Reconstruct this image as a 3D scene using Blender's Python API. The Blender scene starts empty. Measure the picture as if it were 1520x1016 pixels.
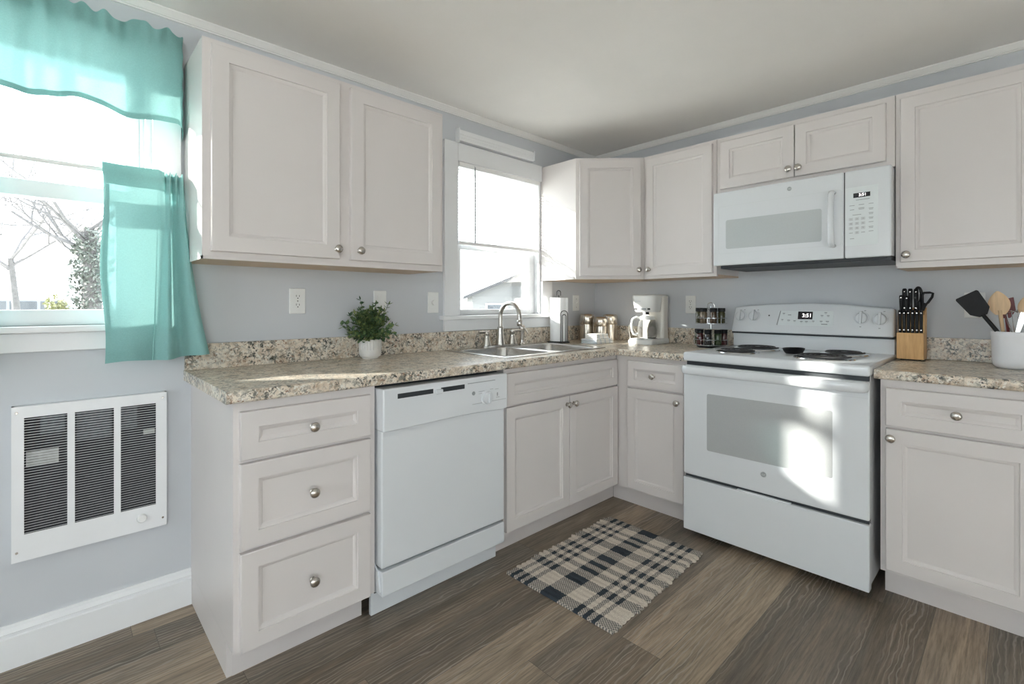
import bpy, bmesh, math, random
from mathutils import Vector, Matrix
from math import pi, sin, cos, radians

# ------------------------------------------------------------------ camera, world, lights
S = bpy.context.scene
COL = S.collection
S.view_settings.view_transform = 'Standard'
S.view_settings.look = 'None'
S.view_settings.gamma = 1.0
S.view_settings.use_curve_mapping = False
S.view_settings.exposure = 1.53

cd = bpy.data.cameras.new('camera')
cd.sensor_width = 36.0
cd.lens = 717.2 / 1520 * 36.0
cd.shift_y = -56.3 / 1520
cd.clip_start = 0.05
cam = bpy.data.objects.new('camera', cd)
cam.location = (-3.014, -2.249, 1.1731)
cam.rotation_euler = (pi / 2, 0, 0.8111 - pi / 2)
COL.objects.link(cam)
S.camera = cam

W = bpy.data.worlds.new('winter_sky')
S.world = W
W.use_nodes = True
wn = W.node_tree.nodes
bg = wn['Background']
bg.inputs['Color'].default_value = (0.86, 0.935, 1.0, 1)
bg.inputs['Strength'].default_value = 3.0

SUN_DIR = Vector((1.49, -1.0, -0.53)).normalized()
sd = bpy.data.lights.new('sun', 'SUN')
sd.energy = 15.5
sd.angle = radians(1.8)
sd.color = (1.0, 0.955, 0.88)
so = bpy.data.objects.new('sun', sd)
so.rotation_euler = SUN_DIR.to_track_quat('-Z', 'Y').to_euler()
so.location = (-12, 10, 8)
COL.objects.link(so)


def portal(name, loc, rot, sx, sy):
    d = bpy.data.lights.new(name, 'AREA')
    d.shape = 'RECTANGLE'
    d.size, d.size_y = sx, sy
    d.cycles.is_portal = True
    o = bpy.data.objects.new(name, d)
    o.location = loc
    o.rotation_euler = rot
    COL.objects.link(o)


# room extents: corner at the origin, the room lies at x < 0, y < 0
H = 2.297
RX, RY = -6.3, -4.4
WT = 0.16
# windows / doors: (u0,u1,z0,z1)
WIN1 = (-3.46, -2.745, 1.10, 2.10)
WIN2 = (-1.324, -0.612, 1.107, 2.02)
ADDED_DOOR1 = (-5.45, -4.65, 0.0, 2.05)  # unseen door, added for the sunlight it lets in
FILL_WIN3 = (-3.0, -1.2, 0.75, 2.1)       # wall_left, in y; unseen, added for fill daylight
FILL_WIN4 = (-5.4, -3.5, 0.75, 2.1)       # wall_front, in x; unseen, added for fill daylight
portal('daylight_window_over_sink', (-0.97, 0.10, 1.56), (-pi / 2, 0, 0), 0.75, 0.95)
portal('daylight_window_with_curtains', (-3.1, 0.10, 1.6), (-pi / 2, 0, 0), 0.75, 1.05)
portal('daylight_added_door', (-5.05, 0.10, 1.02), (-pi / 2, 0, 0), 0.85, 2.05)
portal('daylight_added_side_window', (RX - 0.1, -2.1, 1.42), (0, -pi / 2, 0), 1.4, 1.85)
portal('daylight_added_rear_window', (-4.45, RY - 0.1, 1.42), (pi / 2, 0, 0), 1.95, 1.4)

S.cycles.max_bounces = 14
S.cycles.diffuse_bounces = 7
S.cycles.glossy_bounces = 5
S.cycles.transmission_bounces = 8
S.cycles.transparent_max_bounces = 10
S.cycles.sample_clamp_indirect = 8.0
S.cycles.caustics_reflective = True
S.cycles.caustics_refractive = False


# ------------------------------------------------------------------ materials
def newmat(name):
    m = bpy.data.materials.new(name)
    m.use_nodes = True
    nt = m.node_tree
    p = nt.nodes['Principled BSDF']
    return m, nt, p


def N(nt, t, **kw):
    n = nt.nodes.new(t)
    for k, v in kw.items():
        if k in n.inputs:
            n.inputs[k].default_value = v
        else:
            setattr(n, k, v)
    return n


def ramp(nt, src, stops, interp='LINEAR'):
    r = nt.nodes.new('ShaderNodeValToRGB')
    r.color_ramp.interpolation = interp
    el = r.color_ramp.elements
    while len(el) < len(stops):
        el.new(0.5)
    for e, (p, c) in zip(el, stops):
        e.position = p
        e.color = (c[0], c[1], c[2], 1)
    nt.links.new(src, r.inputs['Fac'])
    return r.outputs['Color']


def mix(nt, fac, a, b, mode='MIX'):
    n = nt.nodes.new('ShaderNodeMix')
    n.data_type = 'RGBA'
    n.blend_type = mode
    n.clamp_factor = True
    for i, v in ((0, fac), (6, a), (7, b)):
        if isinstance(v, (int, float)):
            n.inputs[i].default_value = v
        elif isinstance(v, tuple):
            n.inputs[i].default_value = (v[0], v[1], v[2], 1)
        else:
            nt.links.new(v, n.inputs[i])
    return n.outputs[2]


def math_(nt, op, a, b=0.0, c=0.0):
    n = nt.nodes.new('ShaderNodeMath')
    n.operation = op
    for i, v in enumerate((a, b, c)):
        if isinstance(v, (int, float)):
            n.inputs[i].default_value = v
        else:
            nt.links.new(v, n.inputs[i])
    return n.outputs[0]


def objco(nt, scale=(1, 1, 1), loc=(0, 0, 0)):
    t = nt.nodes.new('ShaderNodeTexCoord')
    mp = nt.nodes.new('ShaderNodeMapping')
    mp.inputs['Scale'].default_value = scale
    mp.inputs['Location'].default_value = loc
    nt.links.new(t.outputs['Object'], mp.inputs['Vector'])
    return mp.outputs['Vector']


def noise(nt, co, scale, detail=3.0, rough=0.55, dist=0.0):
    n = N(nt, 'ShaderNodeTexNoise', Scale=scale, Detail=detail, Roughness=rough, Distortion=dist)
    nt.links.new(co, n.inputs['Vector'])
    return n.outputs['Fac']


def plain(name, col, rough=0.5, metal=0.0, var=0.04, nscale=18.0, bump=0.0, bscale=120.0, coat=0.0,
          stretch=(1, 1, 1), spec=None, emit=None):
    m, nt, p = newmat(name)
    co = objco(nt, stretch)
    f = noise(nt, co, nscale)
    c0 = tuple(max(0, x * (1 - var)) for x in col)
    c1 = tuple(min(1, x * (1 + var)) for x in col)
    nt.links.new(ramp(nt, f, [(0.3, c0), (0.7, c1)]), p.inputs['Base Color'])
    p.inputs['Roughness'].default_value = rough
    p.inputs['Metallic'].default_value = metal
    if coat:
        p.inputs['Coat Weight'].default_value = coat
        p.inputs['Coat Roughness'].default_value = 0.08
    if spec is not None:
        p.inputs['Specular IOR Level'].default_value = spec
    if emit:
        p.inputs['Emission Color'].default_value = (*emit[0], 1)
        p.inputs['Emission Strength'].default_value = emit[1]
    if bump:
        b = N(nt, 'ShaderNodeBump', Strength=bump, Distance=0.002)
        nt.links.new(noise(nt, co, bscale, 4), b.inputs['Height'])
        nt.links.new(b.outputs['Normal'], p.inputs['Normal'])
    return m


MT = {}
MT['wall'] = plain('wall_paint', (0.565, 0.585, 0.615), 0.6, var=0.015, nscale=3, bump=0.05, bscale=60)
MT['ceiling'] = plain('ceiling_paint', (0.90, 0.885, 0.855), 0.8, var=0.012, nscale=5, bump=0.08, bscale=90)
MT['trim'] = plain('trim_paint', (0.80, 0.81, 0.82), 0.4, var=0.012, nscale=6)
MT['crown'] = plain('crown_paint', (0.82, 0.81, 0.79), 0.45, var=0.012, nscale=6)
MT['cab'] = plain('cabinet_paint', (0.67, 0.632, 0.618), 0.36, var=0.012, nscale=4, bump=0.03, bscale=50)
MT['kick'] = plain('toe_kick_paint', (0.65, 0.61, 0.60), 0.45, var=0.02, nscale=6)
MT['appl'] = plain('white_enamel', (0.705, 0.730, 0.755), 0.22, var=0.006, nscale=3, coat=0.25)
MT['appl_gap'] = plain('gap_shade_and_dark_parts', (0.03, 0.035, 0.04), 0.5, var=0.1)  # near-black: shade of gaps put into colour; also colours real dark parts
MT['appl_grey'] = plain('grey_print', (0.30, 0.32, 0.33), 0.5, var=0.05)
MT['appl_lite'] = plain('pale_grey_print', (0.60, 0.63, 0.64), 0.4, var=0.03)
MT['panel'] = plain('control_panel_film', (0.73, 0.775, 0.785), 0.3, var=0.01)
MT['glass_frit'] = plain('fritted_oven_glass', (0.42, 0.435, 0.44), 0.16, var=0.03, nscale=300, coat=0.35)
MT['mw_glass'] = plain('fritted_microwave_glass', (0.50, 0.535, 0.545), 0.14, var=0.03, nscale=300, coat=0.3)
MT['display'] = plain('display_black', (0.01, 0.01, 0.015), 0.2, var=0.1)
MT['digit'] = plain('display_digits', (0.9, 0.9, 0.9), 0.4, emit=((1.0, 0.95, 0.92), 1.1))
MT['nickel'] = plain('brushed_nickel', (0.56, 0.53, 0.49), 0.27, 1.0, var=0.05, nscale=60, stretch=(1, 1, 8))
MT['steel'] = plain('sink_steel', (0.60, 0.59, 0.575), 0.25, 1.0, var=0.04, nscale=50, stretch=(12, 1, 1))
MT['canister'] = plain('canister_steel', (0.66, 0.60, 0.52), 0.24, 1.0, var=0.04, nscale=50, stretch=(1, 1, 10))
MT['blackiron'] = plain('black_wire', (0.02, 0.02, 0.02), 0.4, var=0.2)
MT['blackplastic'] = plain('black_plastic', (0.010, 0.010, 0.011), 0.5, var=0.2, nscale=30, spec=0.25)
MT['coil'] = plain('burner_coil', (0.045, 0.045, 0.048), 0.45, var=0.25, nscale=60)
MT['chrome'] = plain('drip_pan_chrome', (0.62, 0.64, 0.66), 0.15, 1.0, var=0.03)
MT['woodedge'] = plain('cabinet_underside_wood', (0.62, 0.47, 0.33), 0.5, var=0.12, nscale=8, stretch=(1, 10, 10))
MT['plastic'] = plain('white_plastic', (0.78, 0.785, 0.77), 0.35, var=0.01)
MT['cream'] = plain('cream_plastic', (0.80, 0.77, 0.71), 0.32, var=0.01)
MT['paper'] = plain('paper_towel', (0.88, 0.885, 0.89), 0.9, var=0.015, nscale=60, bump=0.3, bscale=220)
MT['ceramic'] = plain('white_ceramic', (0.76, 0.765, 0.79), 0.28, var=0.015, nscale=9, coat=0.2)
MT['potclay'] = plain('pot_ceramic', (0.70, 0.68, 0.65), 0.55, var=0.05, nscale=40)
MT['soil'] = plain('potting_soil', (0.05, 0.035, 0.025), 0.9, var=0.4, nscale=120, bump=0.6)
MT['stem'] = plain('plant_stem', (0.08, 0.11, 0.04), 0.7, var=0.3)
MT['spoonwood'] = plain('spoon_wood', (0.66, 0.47, 0.29), 0.55, var=0.10, nscale=12, stretch=(10, 10, 1))
MT['redplastic'] = plain('red_silicone', (0.16, 0.018, 0.02), 0.4, var=0.1)
MT['blindwhite'] = plain('blind_vinyl', (0.86, 0.86, 0.85), 0.45, var=0.01)
MT['rubber'] = plain('black_rubber', (0.03, 0.03, 0.03), 0.8, var=0.2)
MT['heaterwhite'] = plain('heater_enamel', (0.80, 0.81, 0.825), 0.35, var=0.01)
MT['heaterdark'] = plain('heater_interior', (0.035, 0.035, 0.04), 0.7, var=0.3, nscale=25)
MT['fins'] = plain('heater_fins', (0.13, 0.14, 0.15), 0.5, 0.6, var=0.3, nscale=90)
MT['sticker'] = plain('paper_sticker', (0.50, 0.50, 0.48), 0.7, var=0.15, nscale=60)


def leafmat(name, a, b, c):
    m, nt, p = newmat(name)
    co = objco(nt)
    f = noise(nt, co, 38, 2)
    nt.links.new(ramp(nt, f, [(0.32, a), (0.5, b), (0.68, c)]), p.inputs['Base Color'])
    p.inputs['Roughness'].default_value = 0.5
    return m


MT['leaf'] = leafmat('boxwood_leaf', (0.03, 0.08, 0.04), (0.09, 0.16, 0.065), (0.27, 0.32, 0.10))
MT['ivy'] = leafmat('ivy_leaf', (0.05, 0.06, 0.05), (0.085, 0.095, 0.08), (0.13, 0.14, 0.12))
MT['bush'] = leafmat('shrub_leaf', (0.12, 0.12, 0.05), (0.17, 0.17, 0.07), (0.24, 0.24, 0.12))
MT['bark'] = plain('tree_bark', (0.085, 0.08, 0.078), 0.9, var=0.2, nscale=12)
MT['twig'] = plain('distant_twigs', (0.095, 0.09, 0.09), 0.9, var=0.2, nscale=12)
MT['bounce_yard'] = plain('bounce_ground', (0.70, 0.68, 0.65), 0.9, var=0.06, nscale=2)  # kept pale so the unseen ground throws daylight upward
MT['lawn'] = plain('winter_lawn', (0.64, 0.64, 0.60), 0.95, var=0.15, nscale=2, bump=0.4, bscale=30)
MT['siding'] = plain('house_siding', (0.13, 0.13, 0.128), 0.7, var=0.03)
MT['shingle'] = plain('roof_shingle', (0.045, 0.045, 0.047), 0.9, var=0.15, nscale=8)
MT['carpaint'] = plain('car_paint', (0.12, 0.125, 0.14), 0.3, var=0.02, coat=0.5)
MT['carglass'] = plain('car_glass', (0.05, 0.055, 0.06), 0.1, var=0.05)


def granite():
    m, nt, p = newmat('speckled_laminate')
    co = objco(nt)
    w = noise(nt, co, 22, 3)
    big = ramp(nt, noise(nt, objco(nt, (1, 1, 1), (5.2, 9.1, 3.3)), 17, 2, 0.5, 0.5), [(0.40, (0.25, 0.25, 0.25)), (0.62, (1, 1, 1))])
    base = ramp(nt, w, [(0.28, (0.50, 0.39, 0.28)), (0.45, (0.70, 0.60, 0.485)), (0.58, (0.80, 0.73, 0.62)), (0.72, (0.62, 0.58, 0.50))])
    n2 = noise(nt, co, 62, 4, 0.65, 0.6)
    g = ramp(nt, n2, [(0.49, (0, 0, 0)), (0.57, (1, 1, 1))])
    c1 = mix(nt, mix(nt, 1.0, g, big, 'MULTIPLY'), base, (0.19, 0.185, 0.155))
    n3 = noise(nt, objco(nt, (1, 1, 1), (3.1, 1.7, 0.4)), 95, 3, 0.6, 0.4)
    g3 = ramp(nt, n3, [(0.54, (0, 0, 0)), (0.60, (1, 1, 1))])
    c2 = mix(nt, mix(nt, 1.0, g3, big, 'MULTIPLY'), c1, (0.03, 0.034, 0.032))
    n4 = noise(nt, objco(nt, (1, 1, 1), (7.3, 2.2, 5.4)), 70, 3, 0.6, 0.3)
    g4 = ramp(nt, n4, [(0.60, (0, 0, 0)), (0.66, (1, 1, 1))])
    c3 = mix(nt, g4, c2, (0.30, 0.19, 0.13))
    n5 = noise(nt, objco(nt, (1, 1, 1), (1.3, 8.2, 2.4)), 80, 3, 0.6, 0.3)
    g5 = ramp(nt, n5, [(0.58, (0, 0, 0)), (0.65, (1, 1, 1))])
    c4 = mix(nt, g5, c3, (0.76, 0.73, 0.66))
    nt.links.new(c4, p.inputs['Base Color'])
    p.inputs['Roughness'].default_value = 0.28
    return m


MT['granite'] = granite()


def planks():
    m, nt, p = newmat('vinyl_plank_floor')
    t = nt.nodes.new('ShaderNodeTexCoord')
    sep = nt.nodes.new('ShaderNodeSeparateXYZ')
    nt.links.new(t.outputs['Object'], sep.inputs[0])
    x, y = sep.outputs['X'], sep.outputs['Y']
    PW, PL = 0.1485, 1.22
    yy = math_(nt, 'DIVIDE', math_(nt, 'ADD', y, 10 * PW + 0.094 + 20 * PW), PW)
    row = math_(nt, 'FLOOR', yy)
    fy = math_(nt, 'SUBTRACT', yy, row)
    wr = N(nt, 'ShaderNodeTexWhiteNoise', noise_dimensions='1D')
    nt.links.new(row, wr.inputs['W'])
    xx = math_(nt, 'DIVIDE', math_(nt, 'ADD', math_(nt, 'ADD', x, 20.0), math_(nt, 'MULTIPLY', wr.outputs['Value'], 7.3)), PL)
    colx = math_(nt, 'FLOOR', xx)
    fx = math_(nt, 'SUBTRACT', xx, colx)
    cv = nt.nodes.new('ShaderNodeCombineXYZ')
    nt.links.new(row, cv.inputs['X'])
    nt.links.new(colx, cv.inputs['Y'])
    wp = N(nt, 'ShaderNodeTexWhiteNoise', noise_dimensions='2D')
    nt.links.new(cv.outputs[0], wp.inputs['Vector'])
    rnd = wp.outputs['Value']
    # grain coordinates, shifted per plank
    gv = nt.nodes.new('ShaderNodeCombineXYZ')
    nt.links.new(math_(nt, 'MULTIPLY', x, 0.55), gv.inputs['X'])
    nt.links.new(math_(nt, 'MULTIPLY', y, 9.5), gv.inputs['Y'])
    nt.links.new(math_(nt, 'MULTIPLY', rnd, 37.0), gv.inputs['Z'])
    gco = gv.outputs[0]
    big = noise(nt, gco, 2.0, 4, 0.6, 0.5)
    fine = noise(nt, gco, 13.0, 5, 0.7, 0.0)
    # cathedral rings
    wv = N(nt, 'ShaderNodeTexWave', wave_type='BANDS', bands_direction='Y')
    wv.inputs['Scale'].default_value = 5.0
    wv.inputs['Distortion'].default_value = 11.0
    wv.inputs['Detail'].default_value = 3.0
    wv.inputs['Detail Scale'].default_value = 0.9
    gv2 = nt.nodes.new('ShaderNodeCombineXYZ')
    nt.links.new(math_(nt, 'MULTIPLY', x, 1.1), gv2.inputs['X'])
    nt.links.new(math_(nt, 'MULTIPLY', y, 4.0), gv2.inputs['Y'])
    nt.links.new(math_(nt, 'MULTIPLY', rnd, 23.0), gv2.inputs['Z'])
    nt.links.new(gv2.outputs[0], wv.inputs['Vector'])
    tone = ramp(nt, rnd, [(0.0, (0.155, 0.118, 0.082)), (0.3, (0.27, 0.205, 0.145)), (0.5, (0.185, 0.158, 0.130)), (0.7, (0.36, 0.275, 0.19)), (1.0, (0.42, 0.32, 0.228))])
    c1 = mix(nt, ramp(nt, big, [(0.36, (0, 0, 0)), (0.66, (1, 1, 1))]), tone, (0.090, 0.080, 0.068))
    c1 = mix(nt, 0.45, c1, tone)
    fr = ramp(nt, fine, [(0.35, (0.60, 0.60, 0.60)), (0.62, (1.25, 1.25, 1.25))])
    c2 = mix(nt, 0.85, c1, fr, 'MULTIPLY')
    wl = ramp(nt, wv.outputs['Fac'], [(0.80, (0, 0, 0)), (0.96, (1, 1, 1))])
    wmask = ramp(nt, noise(nt, gco, 0.9, 2), [(0.44, (0, 0, 0)), (0.62, (1, 1, 1))])
    wf = mix(nt, 1.0, wl, wmask, 'MULTIPLY')
    c3 = mix(nt, mix(nt, 1.0, wf, (0.62, 0.62, 0.62), 'MULTIPLY'), c2, (0.40, 0.35, 0.295))
    # joints
    ej = math_(nt, 'MINIMUM', math_(nt, 'MULTIPLY', math_(nt, 'MINIMUM', fy, math_(nt, 'SUBTRACT', 1.0, fy)), PW),
               math_(nt, 'MULTIPLY', math_(nt, 'MINIMUM', fx, math_(nt, 'SUBTRACT', 1.0, fx)), PL))
    jm = math_(nt, 'LESS_THAN', ej, 0.0009)
    c4 = mix(nt, math_(nt, 'MULTIPLY', jm, 0.65), c3, (0.05, 0.042, 0.036))
    nt.links.new(c4, p.inputs['Base Color'])
    p.inputs['Roughness'].default_value = 0.42
    b = N(nt, 'ShaderNodeBump', Strength=0.25, Distance=0.002)
    nt.links.new(math_(nt, 'SUBTRACT', fine, math_(nt, 'MULTIPLY', jm, 1.0)), b.inputs['Height'])
    nt.links.new(b.outputs['Normal'], p.inputs['Normal'])
    return m


MT['floor'] = planks()


def fabric(name, col, trans):
    m, nt, p = newmat(name)
    co = objco(nt)
    n1 = noise(nt, objco(nt, (260, 260, 40)), 4, 2)
    n2 = noise(nt, objco(nt, (30, 30, 320)), 4, 2)
    v = math_(nt, 'ADD', math_(nt, 'MULTIPLY', n1, 0.5), math_(nt, 'MULTIPLY', n2, 0.5))
    c = ramp(nt, v, [(0.35, tuple(x * 0.9 for x in col)), (0.65, tuple(min(1, x * 1.06) for x in col))])
    nt.nodes.remove(p)
    out = nt.nodes['Material Output']
    d = N(nt, 'ShaderNodeBsdfDiffuse', Roughness=0.6)
    t = nt.nodes.new('ShaderNodeBsdfTranslucent')
    nt.links.new(c, d.inputs['Color'])
    nt.links.new(c, t.inputs['Color'])
    ms = nt.nodes.new('ShaderNodeMixShader')
    ms.inputs[0].default_value = trans
    nt.links.new(d.outputs[0], ms.inputs[1])
    nt.links.new(t.outputs[0], ms.inputs[2])
    # open weave: a little light passes straight between the threads
    tr = nt.nodes.new('ShaderNodeBsdfTransparent')
    nt.links.new(c, tr.inputs['Color'])
    m2 = nt.nodes.new('ShaderNodeMixShader')
    m2.inputs[0].default_value = 0.09
    nt.links.new(ms.outputs[0], m2.inputs[1])
    nt.links.new(tr.outputs[0], m2.inputs[2])
    nt.links.new(m2.outputs[0], out.inputs['Surface'])
    return m


MT['teal'] = fabric('teal_cotton', (0.325, 0.57, 0.555), 0.21)


def slatmat():
    m, nt, p = newmat('blind_slat_vinyl')
    nt.nodes.remove(p)
    out = nt.nodes['Material Output']
    c = ramp(nt, noise(nt, objco(nt), 8), [(0.3, (0.91, 0.91, 0.90)), (0.7, (0.94, 0.94, 0.93))])
    d = nt.nodes.new('ShaderNodeBsdfPrincipled')
    d.inputs['Roughness'].default_value = 0.3
    d.inputs['Specular IOR Level'].default_value = 0.6
    t = nt.nodes.new('ShaderNodeBsdfTranslucent')
    nt.links.new(c, d.inputs['Base Color'])
    nt.links.new(c, t.inputs['Color'])
    ms = nt.nodes.new('ShaderNodeMixShader')
    ms.inputs[0].default_value = 0.1
    nt.links.new(d.outputs[0], ms.inputs[1])
    nt.links.new(t.outputs[0], ms.inputs[2])
    nt.links.new(ms.outputs[0], out.inputs['Surface'])
    return m


MT['slat'] = slatmat()


def glassmat():
    m, nt, p = newmat('window_glass')
    nt.nodes.remove(p)
    out = nt.nodes['Material Output']
    tr = nt.nodes.new('ShaderNodeBsdfTransparent')
    nt.links.new(ramp(nt, noise(nt, objco(nt), 3), [(0.3, (0.95, 0.97, 0.97)), (0.7, (0.97, 0.98, 0.98))]), tr.inputs['Color'])
    gl = N(nt, 'ShaderNodeBsdfGlossy', Roughness=0.02)
    lw = N(nt, 'ShaderNodeFresnel', IOR=1.45)
    ms = nt.nodes.new('ShaderNodeMixShader')
    nt.links.new(math_(nt, 'MULTIPLY', lw.outputs[0], 0.6), ms.inputs[0])
    nt.links.new(tr.outputs[0], ms.inputs[1])
    nt.links.new(gl.outputs[0], ms.inputs[2])
    nt.links.new(ms.outputs[0], out.inputs['Surface'])
    return m


MT['glass'] = glassmat()


def carafeglass():
    m, nt, p = newmat('carafe_glass')
    nt.links.new(ramp(nt, noise(nt, objco(nt), 5), [(0.3, (0.95, 0.95, 0.93)), (0.7, (0.98, 0.98, 0.97))]), p.inputs['Base Color'])
    p.inputs['Roughness'].default_value = 0.03
    p.inputs['IOR'].default_value = 1.2
    p.inputs['Transmission Weight'].default_value = 0.9
    return m


MT['carafe'] = carafeglass()


def blockwood():
    m, nt, p = newmat('knife_block_wood')
    f = noise(nt, objco(nt, (14, 14, 1.2)), 5, 3, 0.6, 0.6)
    nt.links.new(ramp(nt, f, [(0.3, (0.53, 0.29, 0.10)), (0.55, (0.66, 0.39, 0.155)), (0.75, (0.72, 0.45, 0.20))]), p.inputs['Base Color'])
    p.inputs['Roughness'].default_value = 0.45
    return m


MT['blockwood'] = blockwood()


def rugmat(x0, x1, y0, y1):
    """plaid weave from two stripe sets (object coordinates are the rug's own)"""
    m, nt, p = newmat('plaid_rag_weave')
    t = nt.nodes.new('ShaderNodeTexCoord')
    sep = nt.nodes.new('ShaderNodeSeparateXYZ')
    nt.links.new(t.outputs['Object'], sep.inputs[0])
    s = math_(nt, 'DIVIDE', math_(nt, 'SUBTRACT', sep.outputs['X'], x0), x1 - x0)
    u = math_(nt, 'DIVIDE', math_(nt, 'SUBTRACT', sep.outputs['Y'], y0), y1 - y0)

    def stripes(co, bands):
        tot = None
        for a, b in bands:
            v = math_(nt, 'MULTIPLY', math_(nt, 'GREATER_THAN', co, a), math_(nt, 'LESS_THAN', co, b))
            tot = v if tot is None else math_(nt, 'ADD', tot, v)
        return math_(nt, 'MINIMUM', tot, 1.0)

    wob = math_(nt, 'MULTIPLY', math_(nt, 'SUBTRACT', noise(nt, objco(nt), 30, 2), 0.5), 0.012)
    s = math_(nt, 'ADD', s, wob)
    u = math_(nt, 'ADD', u, wob)
    F = stripes(s, [(-1, 0.075), (0.195, 0.265), (0.325, 0.36), (0.405, 0.44), (0.485, 0.54), (0.615, 0.69), (0.755, 0.785), (0.825, 0.855), (0.925, 2)])
    Wp = stripes(u, [(0.065, 0.10), (0.14, 0.175), (0.215, 0.255), (0.385, 0.555), (0.70, 0.74), (0.785, 0.82), (0.86, 0.895)])
    # weave: which thread lies on top, thread by thread
    wc = nt.nodes.new('ShaderNodeTexChecker')
    wc.inputs['Scale'].default_value = 1.0
    cc = nt.nodes.new('ShaderNodeCombineXYZ')
    nt.links.new(math_(nt, 'MULTIPLY', sep.outputs['X'], 190.0), cc.inputs['X'])
    nt.links.new(math_(nt, 'MULTIPLY', sep.outputs['Y'], 150.0), cc.inputs['Y'])
    cc.inputs['Z'].default_value = 0.5
    nt.links.new(cc.outputs[0], wc.inputs['Vector'])
    top = wc.outputs['Fac']
    dark = math_(nt, 'ADD', math_(nt, 'MULTIPLY', F, top), math_(nt, 'MULTIPLY', Wp, math_(nt, 'SUBTRACT', 1.0, top)))
    soft = math_(nt, 'MULTIPLY', math_(nt, 'ADD', F, Wp), 0.5)
    d = math_(nt, 'ADD', math_(nt, 'MULTIPLY', dark, 0.6), math_(nt, 'MULTIPLY', soft, 0.4))
    c = mix(nt, d, (0.68, 0.61, 0.525), (0.032, 0.043, 0.056))
    nz = noise(nt, objco(nt), 220, 2)
    c = mix(nt, 0.5, c, ramp(nt, nz, [(0.3, (0.6, 0.6, 0.6)), (0.7, (1.2, 1.2, 1.2))]), 'MULTIPLY')
    nt.links.new(c, p.inputs['Base Color'])
    p.inputs['Roughness'].default_value = 0.95
    b = N(nt, 'ShaderNodeBump', Strength=0.8, Distance=0.003)
    nt.links.new(math_(nt, 'ADD', top, nz), b.inputs['Height'])
    nt.links.new(b.outputs['Normal'], p.inputs['Normal'])
    return m


def towelmat():
    m, nt, p = newmat('striped_towel_cloth')
    t = nt.nodes.new('ShaderNodeTexCoord')
    sep = nt.nodes.new('ShaderNodeSeparateXYZ')
    nt.links.new(t.outputs['Object'], sep.inputs[0])
    w = math_(nt, 'FRACT', math_(nt, 'MULTIPLY', sep.outputs['X'], 21.0))
    st = math_(nt, 'LESS_THAN', w, 0.22)
    c = mix(nt, math_(nt, 'MULTIPLY', st, 0.55), (0.82, 0.81, 0.78), (0.42, 0.50, 0.60))
    nt.links.new(c, p.inputs['Base Color'])
    p.inputs['Roughness'].default_value = 0.95
    b = N(nt, 'ShaderNodeBump', Strength=0.5, Distance=0.002)
    nt.links.new(noise(nt, objco(nt), 300, 2), b.inputs['Height'])
    nt.links.new(b.outputs['Normal'], p.inputs['Normal'])
    return m


MT['towel'] = towelmat()


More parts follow.
